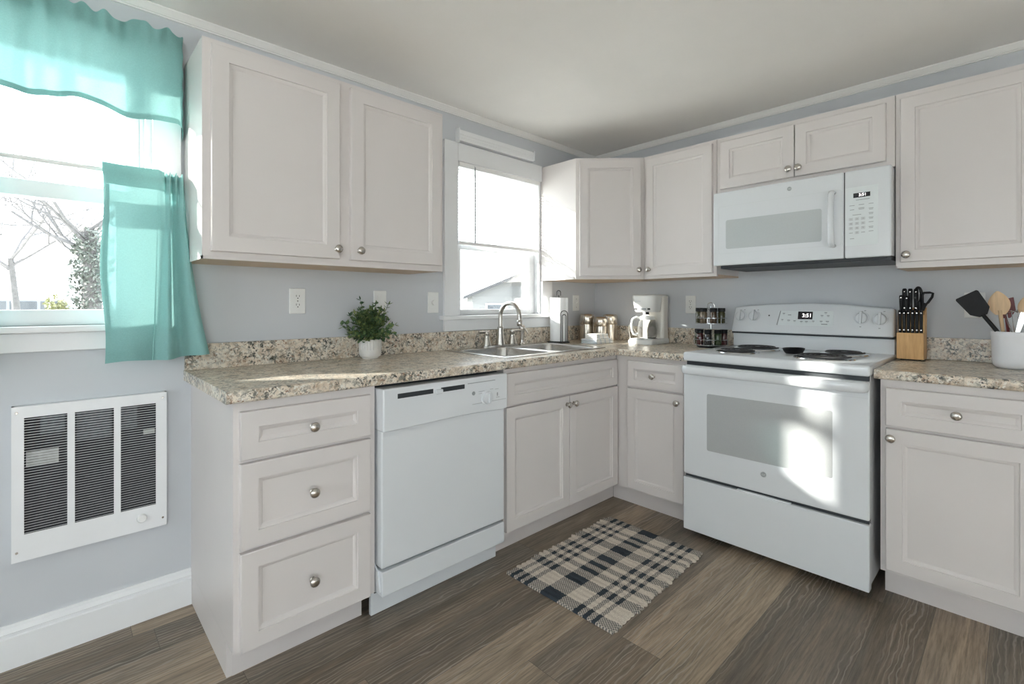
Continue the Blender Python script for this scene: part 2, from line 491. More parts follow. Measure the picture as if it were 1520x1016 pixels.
# ------------------------------------------------------------------ mesh building
class MB:
    """collects shapes, then links them as one mesh object"""

    def __init__(self):
        self.v, self.f = [], []

    def raw(self, verts, faces):
        o = len(self.v)
        self.v += [tuple(a) for a in verts]
        self.f += [[i + o for i in q] for q in faces]
        return self

    def bm(self, b):
        b.verts.index_update()
        self.raw([x.co[:] for x in b.verts], [[w.index for w in q.verts] for q in b.faces])
        b.free()
        return self

    def box(self, x0, x1, y0, y1, z0, z1, bev=0.0, seg=2):
        b = bmesh.new()
        bmesh.ops.create_cube(b, size=1.0)
        for q in b.verts:
            q.co = Vector((x0 + (q.co.x + .5) * (x1 - x0), y0 + (q.co.y + .5) * (y1 - y0), z0 + (q.co.z + .5) * (z1 - z0)))
        if bev:
            bmesh.ops.bevel(b, geom=b.edges[:], offset=bev, segments=seg, profile=0.5, affect='EDGES')
        return self.bm(b)

    def loft(self, rings, cap0=True, cap1=True, closed=True):
        o = len(self.v)
        n = len(rings[0])
        for r in rings:
            self.v += [tuple(p) for p in r]
        for i in range(len(rings) - 1):
            for j in range(n if closed else n - 1):
                k = (j + 1) % n
                self.f.append([o + i * n + j, o + i * n + k, o + (i + 1) * n + k, o + (i + 1) * n + j])
        if cap0:
            self.f.append([o + j for j in range(n)][::-1])
        if cap1:
            self.f.append([o + (len(rings) - 1) * n + j for j in range(n)])
        return self

    def lathe(self, prof, c=(0, 0, 0), n=24, axis='Z', cap0=True, cap1=True, fr=None):
        rings = []
        for r, h in prof:
            ring = []
            for j in range(n):
                a = 2 * pi * j / n
                rr = r * (fr(a, h) if fr else 1.0)
                p, q = rr * cos(a), rr * sin(a)
                if axis == 'Z':
                    ring.append((c[0] + p, c[1] + q, c[2] + h))
                elif axis == 'Y':       # h grows toward -Y
                    ring.append((c[0] + p, c[1] - h, c[2] + q))
                else:                   # h grows along +X
                    ring.append((c[0] + h, c[1] + p, c[2] + q))
            rings.append(ring)
        return self.loft(rings, cap0, cap1)

    def tube(self, pts, r, n=10, closed=False, caps=True):
        P = [Vector(p) for p in pts]
        m = len(P)
        R = r if isinstance(r, (list, tuple)) else [r] * m
        up = None
        rings = []
        for i in range(m):
            if closed:
                t = P[(i + 1) % m] - P[i - 1]
            else:
                t = P[min(i + 1, m - 1)] - P[max(i - 1, 0)]
            t.normalize()
            if up is None:
                up = Vector((0, 0, 1)) if abs(t.z) < 0.9 else Vector((1, 0, 0))
            a = up - t * up.dot(t)
            if a.length < 1e-5:
                a = t.orthogonal()
            a.normalize()
            up = a
            b = t.cross(a)
            rings.append([P[i] + a * (R[i] * cos(2 * pi * j / n)) + b * (R[i] * sin(2 * pi * j / n)) for j in range(n)])
        if closed:
            rings.append(rings[0])
        return self.loft(rings, caps and not closed, caps and not closed)

    def prism(self, poly, axis, a0, a1, bev=0.0, seg=2):
        """extrude a 2D polygon; axis X: poly=(y,z), Y: poly=(x,z), Z: poly=(x,y)"""
        def P(p, a):
            return {'X': (a, p[0], p[1]), 'Y': (p[0], a, p[1]), 'Z': (p[0], p[1], a)}[axis]
        b = bmesh.new()
        v0 = [b.verts.new(P(p, a0)) for p in poly]
        v1 = [b.verts.new(P(p, a1)) for p in poly]
        b.faces.new(v0)
        b.faces.new(v1[::-1])
        n = len(poly)
        for i in range(n):
            b.faces.new((v0[i], v1[i], v1[(i + 1) % n], v0[(i + 1) % n]))
        bmesh.ops.recalc_face_normals(b, faces=b.faces[:])
        if bev:
            bmesh.ops.bevel(b, geom=b.edges[:], offset=bev, segments=seg, profile=0.5, affect='EDGES')
        return self.bm(b)

    def sphere(self, c, r, sx=1, sy=1, sz=1, u=16, v=10):
        rings = []
        for i in range(1, v):
            a = pi * i / v
            rings.append([(c[0] + r * sx * sin(a) * cos(2 * pi * j / u), c[1] + r * sy * sin(a) * sin(2 * pi * j / u), c[2] - r * sz * cos(a)) for j in range(u)])
        return self.loft(rings)

    def panel(self, x0, x1, z0, z1, y, t=0.02, fw=0.052, raised=True):
        """framed door / drawer front: its back lies in plane y, it faces -Y"""
        prof = [(0, 0), (0, t - .004), (.0015, t - .0012), (.004, t), (fw, t), (fw + .0015, t - .0045), (fw + .006, t - .0050), (fw + .014, t - .0105), (fw + .0155, t - .0115)] if raised else \
               [(0, 0), (0, t - .003), (.003, t)]
        rings = []
        for i, d in prof:
            rings.append([(x0 + i, y - d, z0 + i), (x1 - i, y - d, z0 + i), (x1 - i, y - d, z1 - i), (x0 + i, y - d, z1 - i)])
        return self.loft(rings)

    def build(self, name, mat, parent=None, origin=(0, 0, 0), smooth=38, hide=False):
        me = bpy.data.meshes.new(name)
        ox, oy, oz = origin
        me.from_pydata([(a - ox, b - oy, c - oz) for a, b, c in self.v], [], self.f)
        b = bmesh.new()
        b.from_mesh(me)
        bmesh.ops.recalc_face_normals(b, faces=b.faces[:])
        b.to_mesh(me)
        b.free()
        if smooth:
            me.shade_smooth()
            me.set_sharp_from_angle(angle=radians(smooth))
        me.materials.append(mat)
        o = bpy.data.objects.new(name, me)
        COL.objects.link(o)
        if smooth == 38:                    # keep broad faces flat beside their rounded edges
            wnm = o.modifiers.new('weighted_normals', 'WEIGHTED_NORMAL')
            wnm.keep_sharp = True
            wnm.weight = 80
        if parent is not None:
            o.parent = parent
        return o


def sheet(name, grid, mat, parent=None, origin=(0, 0, 0)):
    """open cloth sheet from a grid of points"""
    n, m = len(grid), len(grid[0])
    b = MB()
    b.v = [tuple(p) for r in grid for p in r]
    b.f = [[i * m + j, i * m + j + 1, (i + 1) * m + j + 1, (i + 1) * m + j] for i in range(n - 1) for j in range(m - 1)]
    return b.build(name, mat, parent, origin, smooth=80)


class Thing:
    """an Empty at the base of a thing; parts are given in the frame's coordinates.
    rot = 0: the back (window) wall, fronts face -Y.  rot = -90: the stove wall, local x = -world y, local y = world x"""

    def __init__(self, name, label, cat, base, rot=0.0, group=None, pivot=(0, 0, 0)):
        e = bpy.data.objects.new(name, None)
        e.empty_display_size = 0.05
        a = radians(rot)
        self.o = base
        c, s = cos(a), sin(a)
        e.location = (c * base[0] - s * base[1] + pivot[0], s * base[0] + c * base[1] + pivot[1], base[2] + pivot[2])
        e.rotation_euler = (0, 0, a)
        COL.objects.link(e)
        e['label'] = label
        e['category'] = cat
        if group:
            e['group'] = group
        self.e = e

    def part(self, name, mb, mat, parent=None, smooth=38, label=None):
        o = mb.build(name, MT[mat] if isinstance(mat, str) else mat, parent or self.e, self.o, smooth)
        if label:
            o['label'] = label
        return o

    def sheet(self, name, grid, mat, parent=None):
        return sheet(name, grid, MT[mat], parent or self.e, self.o)


def tag(o, label, cat, group=None, kind=None):
    o['label'] = label
    o['category'] = cat
    if group:
        o['group'] = group
    if kind:
        o['kind'] = kind
    return o


def struct(name, mb, mat, parent=None, smooth=38):
    o = mb.build(name, MT[mat], parent, (0, 0, 0), smooth)
    if parent is None:
        o['kind'] = 'structure'
    return o


def text_mb(txt, x, y, z, size, depth=0.0004, align='CENTER', shear=0.0):
    """lettering that faces -Y, centred at x,z, standing on plane y"""
    c = bpy.data.curves.new('lettering', 'FONT')
    c.body = txt
    c.size = size
    c.align_x = align
    c.align_y = 'CENTER'
    c.extrude = depth
    c.shear = shear
    o = bpy.data.objects.new('lettering', c)
    COL.objects.link(o)
    dg = bpy.context.evaluated_depsgraph_get()
    me = bpy.data.meshes.new_from_object(o.evaluated_get(dg))
    mb = MB()
    mb.raw([(x + v.co.x, y - v.co.z, z + v.co.y) for v in me.vertices], [list(p.vertices) for p in me.polygons])
    bpy.data.objects.remove(o)
    bpy.data.curves.remove(c)
    bpy.data.meshes.remove(me)
    return mb


def rrect(x0, x1, y0, y1, r, z, n=5):
    pts = []
    for cx, cy, a0 in ((x1 - r, y1 - r, 0), (x0 + r, y1 - r, pi / 2), (x0 + r, y0 + r, pi), (x1 - r, y0 + r, 3 * pi / 2)):
        for i in range(n + 1):
            a = a0 + pi / 2 * i / n
            pts.append((cx + r * cos(a), cy + r * sin(a), z))
    return pts


def rrect_xz(x0, x1, z0, z1, r, y, n=5):
    return [(p[0], y, p[1]) for p in rrect(x0, x1, z0, z1, r, 0, n)]


# ------------------------------------------------------------------ the room shell
def wall_cells(mb, a0, a1, z0, z1, holes, place):
    xs = sorted({a0, a1, *[h[0] for h in holes], *[h[1] for h in holes]})
    zs = sorted({z0, z1, *[h[2] for h in holes], *[h[3] for h in holes]})
    for i in range(len(xs) - 1):
        for j in range(len(zs) - 1):
            cx, cz = (xs[i] + xs[i + 1]) / 2, (zs[j] + zs[j + 1]) / 2
            if any(h[0] < cx < h[1] and h[2] < cz < h[3] for h in holes):
                continue
            place(mb, xs[i], xs[i + 1], zs[j], zs[j + 1])


m = MB()
wall_cells(m, RX - WT, WT, 0, H, [WIN1, WIN2, ADDED_DOOR1], lambda b, p, q, r, s: b.box(p, q, 0, WT, r, s))
struct('wall_back', m, 'wall', smooth=0)
struct('wall_right', MB().box(0, WT, RY - WT, 0, 0, H), 'wall', smooth=0)
m = MB()
wall_cells(m, RY - WT, 0, 0, H, [FILL_WIN3], lambda b, p, q, r, s: b.box(RX - WT, RX, p, q, r, s))
struct('wall_left', m, 'wall', smooth=0)
m = MB()
wall_cells(m, RX, 0, 0, H, [FILL_WIN4], lambda b, p, q, r, s: b.box(p, q, RY - WT, RY, r, s))
struct('wall_front', m, 'wall', smooth=0)
struct('floor', MB().box(RX - WT, WT, RY - WT, WT, -0.08, 0), 'floor', smooth=0)
struct('ceiling', MB().box(RX - WT, WT, RY - WT, WT, H, H + 0.08), 'ceiling', smooth=0)

# baseboards with a moulded top edge
bp = [(0, 0), (-0.018, 0), (-0.018, 0.100), (-0.0125, 0.103), (-0.0125, 0.112), (-0.016, 0.115), (-0.010, 0.124), (-0.006, 0.127), (-0.005, 0.138), (0, 0.138)]
m = MB()
m.prism(bp, 'X', ADDED_DOOR1[1] + 0.09, -2.621)
m.prism(bp, 'X', RX, ADDED_DOOR1[0] - 0.09)
struct('baseboard_back', m, 'trim')
struct('baseboard_left', MB().box(RX, RX + 0.016, RY, -0.016, 0, 0.13, 0.004), 'trim')
struct('baseboard_front', MB().box(RX + 0.016, 0, RY, RY + 0.016, 0, 0.13, 0.004), 'trim')
# crown moulding
cp = [(0, H), (-0.024, H), (-0.024, H - 0.005), (-0.020, H - 0.009), (-0.011, H - 0.022), (-0.011, H - 0.026), (-0.007, H - 0.028), (-0.007, H - 0.033), (0, H - 0.033)]
struct('trim_1', MB().prism(cp, 'X', RX, 0), 'crown')
struct('trim_2', MB().prism(cp, 'Y', RY, -0.03), 'crown')


def sash(name, parent, x0, x1, z0, z1, y, st, rb, rt, glass=True):
    mb = MB()
    t = 0.032
    mb.box(x0, x0 + st, y - t, y, z0, z1, .003)
    mb.box(x1 - st, x1, y - t, y, z0, z1, .003)
    mb.box(x0 + st, x1 - st, y - t, y, z0, z0 + rb, .003)
    mb.box(x0 + st, x1 - st, y - t, y, z1 - rt, z1, .003)
    s = struct(name, mb, 'trim', parent)
    struct('glass_pane', MB().box(x0 + st, x1 - st, y - t / 2 - .002, y - t / 2 + .002, z0 + rb, z1 - rt), 'glass', s, smooth=0)
    return s


# window with the teal curtains
x0, x1, z0, z1 = WIN1
m = MB()
m.box(x1, x1 + .09, -.02, 0, z0 - .02, z1 + .09, .003)
m.box(x0 - .09, x0, -.02, 0, z0 - .02, z1 + .09, .003)
m.box(x0, x1, -.02, 0, z1, z1 + .09, .003)
m.box(x1 - .018, x1, 0, WT, z0, z1)
m.box(x0, x0 + .018, 0, WT, z0, z1)
m.box(x0 + .018, x1 - .018, 0, WT, z1 - .018, z1)
m.box(x1 - .030, x1 - .018, .055, .075, z0, z1)
w1 = struct('window_1', m, 'trim')
struct('window_stool', MB().box(x0 - .10, x1 + .10, -.045, .02, z0 - .022, z0, .005).box(x0, x1, .02, WT, z0 - .022, z0), 'trim', w1)
struct('window_apron', MB().box(x0 - .09, x1 + .09, -.018, 0, z0 - .085, z0 - .022, .003), 'trim', w1)
sash('lower_sash', w1, x0 + .018, x1 - .018, z0, 1.588, .055, .085, .054, .055)
sash('upper_sash', w1, x0 + .018, x1 - .03, 1.535, z1 - .018, .095, .042, .05, .045)

# window over the sink
x0, x1, z0, z1 = WIN2
m = MB()
m.box(x0 - .094, x0, -.02, 0, z0 - .02, z1 + .085, .003)
m.box(x0, x1 - .002, -.02, 0, z1 - .02, z1 + .085, .003)
m.box(x1, x1 + .10, -.02, 0, z0 - .02, 1.327, .003)
m.box(x0, x0 + .016, 0, WT, z0, z1)
m.box(x1 - .016, x1, 0, WT, z0, z1)
m.box(x0 + .016, x1 - .016, 0, WT, z1 - .016, z1)
w2 = struct('window_2', m, 'trim')
struct('window_stool', MB().box(x0 - .118, x1 + .118, -.045, .02, z0 - .024, z0, .005).box(x0, x1, .02, WT, z0 - .024, z0), 'trim', w2)
struct('window_apron', MB().box(x0 - .094, x1 + .10, -.018, 0, 1.018, z0 - .024, .003), 'trim', w2)
sash('lower_sash', w2, x0 + .016, x1 - .016, z0, 1.535, .075, .05, .034, .036)
sash('upper_sash', w2, x0 + .016, x1 - .016, 1.5, z1 - .016, .112, .045, .036, .04)

# added, unseen: a glazed door and two windows that let in fill daylight
x0, x1, z0, z1 = ADDED_DOOR1
m = MB()
m.box(x0 - .09, x0, -.02, 0, 0, z1 + .09, .003).box(x1, x1 + .09, -.02, 0, 0, z1 + .09, .003).box(x0, x1, -.02, 0, z1, z1 + .09, .003)
d1 = struct('added_door_1', m, 'trim')
sash('door_leaf', d1, x0 + .005, x1 - .005, 0.005, z1 - .005, .06, .07, .14, .08)
for nm, (p, q, r, s), vert in (('fill_window_3', FILL_WIN3, True), ('fill_window_4', FILL_WIN4, False)):
    m = MB()
    n = 3
    if vert:
        bx = lambda a, b, c, d: m.box(RX - .09, RX - .04, a, b, c, d, .003)
    else:
        bx = lambda a, b, c, d: m.box(a, b, RY - .09, RY - .04, c, d, .003)
    for i in range(n + 1):
        a = p + (q - p) * i / n
        bx(max(p, a - .035), min(q, a + .035), r, s)
    bx(p, q, r, r + .06)
    bx(p, q, s - .06, s)
    bx(p, q, (r + s) / 2 - .02, (r + s) / 2 + .02)
    w = struct(nm, m, 'trim')
    g = MB().box(RX - .067, RX - .063, p, q, r, s) if vert else MB().box(p, q, RY - .067, RY - .063, r, s)
    struct('glass_pane', g, 'glass', w, smooth=0)

# ------------------------------------------------------------------ outdoors
GZ = -0.15
m = MB()
m.box(-60, 80, WT, 110, GZ - .1, GZ)
struct('lawn', m, 'lawn', smooth=0)
struct('yard', MB().box(-60, 80, -60, RY - WT, GZ - .1, GZ).box(-60, RX - WT, RY - WT, WT, GZ - .1, GZ), 'bounce_yard', smooth=0)  # unseen ground, added as a pale bounce surface for the ceiling


def branches(mb, p, d, ln, r, depth, rng, spread=0.55, up=0.10, tips=None):
    pts, rad = [p.copy()], [r]
    q = p.copy()
    seg = 4
    dd = d.copy()
    for i in range(seg):
        dd = (dd + Vector((rng.uniform(-.16, .16), rng.uniform(-.16, .16), rng.uniform(-.08, .14) + up * .3))).normalized()
        q = q + dd * (ln / seg)
        pts.append(q.copy())
        rad.append(r * (1 - .42 * (i + 1) / seg))
    mb.tube(pts, rad, 5 if depth > 1 else 3)
    if depth <= 0:
        if tips is not None:
            tips.append(q)
        return
    for k in range(3 if depth > 1 else 4):
        a = rng.uniform(0, 2 * pi)
        i = rng.randint(2, seg)
        side = dd.orthogonal().normalized()
        side.rotate(Matrix.Rotation(a, 4, dd).to_quaternion())
        nd = (dd * (1 - spread * .55) + side * spread * rng.uniform(.6, 1.2) + Vector((0, 0, up))).normalized()
        branches(mb, pts[i], nd, ln * rng.uniform(.58, .8), rad[i] * .68, depth - 1, rng, spread, up, tips)


def bare_tree(x, y, h, r, seed, label, lean=(0, 0), depth=5, spread=.6):
    rng = random.Random(seed)
    e = Thing('bare_tree', label, 'tree', (x, y, GZ), group=None)
    tr = MB()
    top = Vector((x + lean[0], y + lean[1], GZ + h * .30))
    mid = Vector((x + lean[0] * .4, y + lean[1] * .4, GZ + h * .15))
    tr.tube([Vector((x, y, GZ)), mid, top], [r * 1.25, r, r * .85], 10)
    e.part('trunk', tr, 'bark')
    cr = MB()
    for k in range(5):
        a = 2 * pi * k / 5 + rng.uniform(-.4, .4)
        d = Vector((cos(a) * spread * 1.1, sin(a) * spread * 1.1, .8)).normalized()
        branches(cr, top.lerp(mid, rng.uniform(0, .3)), d, h * .24, r * .5, depth, rng, spread)
    e.part('branches', cr, 'twig')
    return e


bare_tree(-3.75, 18.5, 9.0, .09, 11, 'bare winter tree with wide spreading branches outside the curtained window', (-.2, .3), 5, .8)
bare_tree(-7.2, 33.0, 11.0, .12, 5, 'pale bare tree far left outside the curtained window', (.5, 0), 4, .7)
bare_tree(-.6, 34.0, 12.0, .12, 23, 'distant bare tree behind the ivy covered trunk', (-.3, 0), 5, .8)
bare_tree(12.0, 24.0, 7.0, .16, 31, 'bare tree behind the neighbour house seen through the sink window', (0, 0), 4, .7)
bare_tree(7.2, 17.5, 5.0, .1, 37, 'small bare tree left of the house seen through the sink window', (0, 0), 4, .7)


def leaf_cloud(mb, c, rad, n, size, rng, shape=None):
    for i in range(n):
        while True:
            d = Vector((rng.uniform(-1, 1), rng.uniform(-1, 1), rng.uniform(-1, 1)))
            if .25 < d.length < 1:
                break
        p = Vector((c[0] + d.x * rad[0], c[1] + d.y * rad[1], c[2] + d.z * rad[2]))
        a = Vector((rng.uniform(-1, 1), rng.uniform(-1, 1), rng.uniform(-1, 1))).normalized()
        b = a.orthogonal().normalized()
        s = size * rng.uniform(.6, 1.3)
        mb.raw([p - a * s, p + b * s * .5, p + a * s, p - b * s * .5], [[0, 1, 2, 3]])


rng = random.Random(8)
e = Thing('ivy_covered_tree', 'tree trunk thick with grey green ivy outside the curtained window', 'tree', (-2.32, 14.0, GZ))
m = MB()
m.tube([(-2.32, 14.0, GZ), (-2.30, 14.0, 1.4), (-2.36, 14.1, 3.1)], [.24, .2, .15], 10)
e.part('trunk', m, 'bark')
m = MB()
for k in range(9):
    z = .1 + k * .33
    leaf_cloud(m, (-2.32 + rng.uniform(-.06, .06), 14.0, z), (.42, .42, .4), 330, .06, rng)
e.part('ivy', m, 'ivy')
m = MB()
for k in range(10):
    a = 2 * pi * k / 10 + rng.uniform(-.4, .4)
    branches(m, Vector((-2.34, 14.05, 1.7 + .15 * k)), Vector((cos(a), sin(a), .65)).normalized(), 1.7, .05, 5, rng, .8)
e.part('branches', m, 'twig')
e = Thing('yellow_shrub', 'yellowish shrub at the foot of the ivy covered tree', 'shrub', (-2.95, 14.6, GZ))
m = MB()
for k in range(7):
    leaf_cloud(m, (-2.98 + .10 * k, 14.6, 1.15 - .17 * k), (.22, .25, .28), 200, .05, rng)
e.part('foliage', m, 'bush')
m = MB()
for k in range(8):
    a = k * .8
    m.tube([(-2.7 + .06 * cos(a), 14.6 + .06 * sin(a), GZ), (-2.75 + .3 * cos(a), 14.6 + .3 * sin(a), .7)], .012, 5)
e.part('stem', m, 'bark')

# parked car
cx, cy = -4.25, 27.0
e = Thing('parked_car', 'pale grey estate car parked beyond the lawn outside the curtained window', 'car', (cx, cy, GZ))
m = MB()
body = [(-2.2, .35), (-2.25, .75), (-2.05, .95), (-1.2, 1.02), (-.55, 1.52), (1.5, 1.55), (2.05, 1.02), (2.2, .9), (2.22, .38)]
m.prism([(cx + p, GZ + q) for p, q in body], 'Y', cy - .85, cy + .85, .05)
e.part('car_body', m, 'carpaint')
m = MB()
for a, b in ((-1.02, -.15), (-.05, .75), (.85, 1.62)):
    m.prism([(cx + a, GZ + 1.06), (cx + b, GZ + 1.06), (cx + min(b, 1.4), GZ + 1.44), (cx + max(a, -.52), GZ + 1.44)], 'Y', cy - .87, cy - .84)
e.part('side_window', m, 'carglass')
for wx in (-1.4, 1.35):
    e.part('wheel', MB().lathe([(.2, -.02), (.33, 0), (.33, .2), (.2, .22)], (cx + wx, cy - .68, GZ + .33), 20, 'Y'), 'rubber')

# neighbour house
def house(hx, hy, w, d, wall, ridge, ang, label):
    t = Thing('neighbour_house', label, 'house', (0, 0, 0), ang, pivot=(hx, hy, GZ))
    t.part('wall', MB().box(-w / 2, w / 2, -d / 2, d / 2, 0, wall), 'siding')
    ov = .4
    t.part('gable', MB().prism([(-w / 2, wall), (w / 2, wall), (0, ridge)], 'Y', -d / 2 + .01, d / 2 - .01), 'siding')
    m = MB()
    s = (ridge - wall) / (w / 2)
    for sg in (-1, 1):
        m.prism([(0, ridge + .14), (sg * (w / 2 + ov), wall - s * ov + .14), (sg * (w / 2 + ov), wall - s * ov), (0, ridge)], 'Y', -d / 2 - ov, d / 2 + ov)
    t.part('roof', m, 'shingle')
    for x in (-w / 4, w / 4):
        f = t.part('window', MB().box(x - .5, x + .5, -d / 2 - .04, -d / 2, wall * .35, wall * .8, .01), 'trim')
        t.part('pane', MB().box(x - .42, x + .42, -d / 2 - .05, -d / 2 - .03, wall * .39, wall * .76), 'carglass', f)
    return t


house(14.3, 16.0, 4.4, 6.0, 1.70, 2.62, -36, 'white gabled house with grey roof seen through the sink window')


# ------------------------------------------------------------------ cabinets
def knob(parent, t, x, y, z):
    mb = MB().lathe([(.010, 0), (.010, .002), (.0055, .004), (.005, .013), (.011, .016), (.0155, .019), (.0165, .023), (.0145, .027), (.009, .0295), (.003, .0305)], (x, y, z), 20, 'Y')
    return t.part('knob', mb, 'nickel', parent, smooth=60)


def front(t, name, x0, x1, z0, z1, y, kx=None, kz=None, fw=.052, label=None):
    d = t.part(name, MB().panel(x0, x1, z0, z1, y, .02, fw), 'cab', label=label)
    if kx is not None:
        knob(d, t, kx, y - .02, kz)
    return d


CT, CB = .914, .876
YF = -.61

# three-drawer base at the left end of the run
t = Thing('base_cabinet', 'white three-drawer base cabinet at the left end of the counter', 'cabinet', (-2.388, -.3, 0), group='white base cabinets')
m = MB().box(-2.62, -2.155, YF, -.001, .11, CB, .001).box(-2.62, -2.604, -.535, -.001, 0, .11)
t.part('cabinet_body', m, 'cab')
t.part('toe_kick', MB().box(-2.604, -2.171, -.537, -.52, 0, .11), 'kick')
front(t, 'drawer', -2.604, -2.179, .697, .845, YF, -2.389, .768, .05)
front(t, 'drawer', -2.604, -2.179, .425, .686, YF, -2.389, .551, .05)
front(t, 'drawer', -2.604, -2.179, .113, .414, YF, -2.389, .258, .05)

# sink base
t = Thing('base_cabinet', 'white two-door base cabinet under the sink with a blank drawer front', 'cabinet', (-1.06, -.3, 0), group='white base cabinets')
m = MB().box(-1.512, -.612, YF, -.59, .11, CB, .001).box(-1.512, -1.494, -.59, -.001, .11, CB).box(-.63, -.612, -.59, -.001, .11, CB).box(-1.494, -.63, -.59, -.001, .11, .13).box(-1.494, -.63, -.02, -.001, .13, CB)
t.part('cabinet_body', m, 'cab')
t.part('toe_kick', MB().box(-1.512, -.537, -.537, -.52, 0, .109), 'kick')
front(t, 'false_front', -1.506, -.625, .705, .852, YF, fw=.045)
front(t, 'door', -1.508, -1.0615, .122, .695, YF, -1.085, .653)
front(t, 'door', -1.0575, -.622, .122, .695, YF, -1.030, .653)

# narrow base between the corner and the stove
t = Thing('base_cabinet', 'narrow white base cabinet with one drawer and door left of the stove', 'cabinet', (.84, -.3, 0), -90, group='white base cabinets')
t.part('cabinet_body', MB().box(.612, 1.062, YF, -.001, .11, CB, .001), 'cab')
t.part('toe_kick', MB().box(.539, 1.062, -.537, -.52, 0, .109), 'kick')
front(t, 'drawer', .698, 1.036, .705, .850, YF, .864, .776, .042)
front(t, 'door', .696, 1.036, .122, .695, YF, 1.006, .651, .048)

# wide base right of the stove
t = Thing('base_cabinet', 'wide white base cabinet with one drawer and door right of the stove', 'cabinet', (2.1, -.3, 0), -90, group='white base cabinets')
t.part('cabinet_body', MB().box(1.862, 2.335, YF, -.001, .11, CB, .001), 'cab')
t.part('toe_kick', MB().box(1.866, 2.335, -.537, -.52, 0, .11), 'kick')
front(t, 'drawer', 1.881, 2.30, .694, .843, YF, 2.089, .768, .048)
front(t, 'door', 1.881, 2.30, .124, .683, YF, 1.899, .648, .052)


# wall cabinets
UB, UT, UD = 1.331, 2.099, -.309
def upper_body(t, x0, x1, z0=UB, z1=UT):
    t.part('cabinet_body', MB().box(x0, x1, UD, -.001, z0 + .010, z1, .001).box(x0, x1, UD, UD + .018, z0, z0 + .0101).box(x0, x0 + .004, UD, -.001, z0, z0 + .0101), 'cab')
    t.part('underside', MB().box(x0 + .0045, x1 - .0005, UD + .0185, -.001, z0 + .001, z0 + .0095), 'woodedge')


t = Thing('wall_cabinet', 'large white two-door wall cabinet between the two windows', 'cabinet', (-2.14, -.15, UB), group='white wall cabinets')
upper_body(t, -2.643, -1.638)
front(t, 'door', -2.618, -2.160, 1.358, 2.078, UD, -2.175, 1.397, .054)
front(t, 'door', -2.113, -1.656, 1.358, 2.078, UD, -2.078, 1.397, .054)

t = Thing('wall_cabinet', 'white diagonal corner wall cabinet with one door', 'cabinet', (-.25, -.25, UB), group='white wall cabinets')
pp = [(0, -.001), (-.609, -.001), (-.609, UD + .004), (UD + .004, -.609), (0, -.609)]
t.part('cabinet_body', MB().prism(pp, 'Z', UB + .010, UT, .001).prism([(-.609, UD + .004), (UD + .004, -.609), (UD + .02, -.609), (-.609, UD + .02)], 'Z', UB, UB + .0101).box(-.609, -.605, UD + .01, -.001, UB, UB + .0101), 'cab')
t.part('underside', MB().prism([(-.001, -.002), (-.6045, -.002), (-.6045, UD + .025), (UD + .025, -.6085), (-.001, -.6085)], 'Z', UB + .001, UB + .0095), 'woodedge')
c45 = math.sqrt(.5)
def diag(mb):
    # local front plane -> diagonal face; x along the face from its left edge, y outward
    p0 = Vector((-.609, UD + .004, 0))
    mb.v = [(p0.x + a * c45 + b * c45, p0.y - a * c45 + b * c45, c) for a, b, c in mb.v]
    return mb
dl = (UD + .004 + .609) * math.sqrt(2)
d = t.part('door', diag(MB().panel(.022, dl - .022, 1.350, 2.082, 0, .02, .052)), 'cab')
t.part('knob', diag(MB().lathe([(.010, 0), (.010, .002), (.0055, .004), (.005, .013), (.011, .016), (.0155, .019), (.0165, .023), (.0145, .027), (.009, .0295), (.003, .0305)], (dl - .040, -.02, 1.388), 20, 'Y')), 'nickel', d, smooth=60)

t = Thing('wall_cabinet', 'white single-door wall cabinet between corner cabinet and microwave', 'cabinet', (.84, -.15, UB), -90, group='white wall cabinets')
upper_body(t, .612, 1.072)
front(t, 'door', .636, 1.053, 1.350, 2.078, UD, .662, 1.388, .050)

t = Thing('wall_cabinet', 'short white two-door wall cabinet over the microwave', 'cabinet', (1.47, -.15, 1.785), -90, group='white wall cabinets')
t.part('cabinet_body', MB().box(1.074, 1.866, UD, -.001, 1.785, UT, .001), 'cab')
front(t, 'door', 1.098, 1.468, 1.811, 2.072, UD, 1.447, 1.850, .050)
front(t, 'door', 1.472, 1.836, 1.811, 2.070, UD, 1.492, 1.850, .050)

t = Thing('wall_cabinet', 'tall white wall cabinet right of the microwave', 'cabinet', (2.1, -.15, UB), -90, group='white wall cabinets')
upper_body(t, 1.868, 2.335)
front(t, 'door', 1.886, 2.302, 1.357, 2.072, UD, 1.908, 1.387, .050)

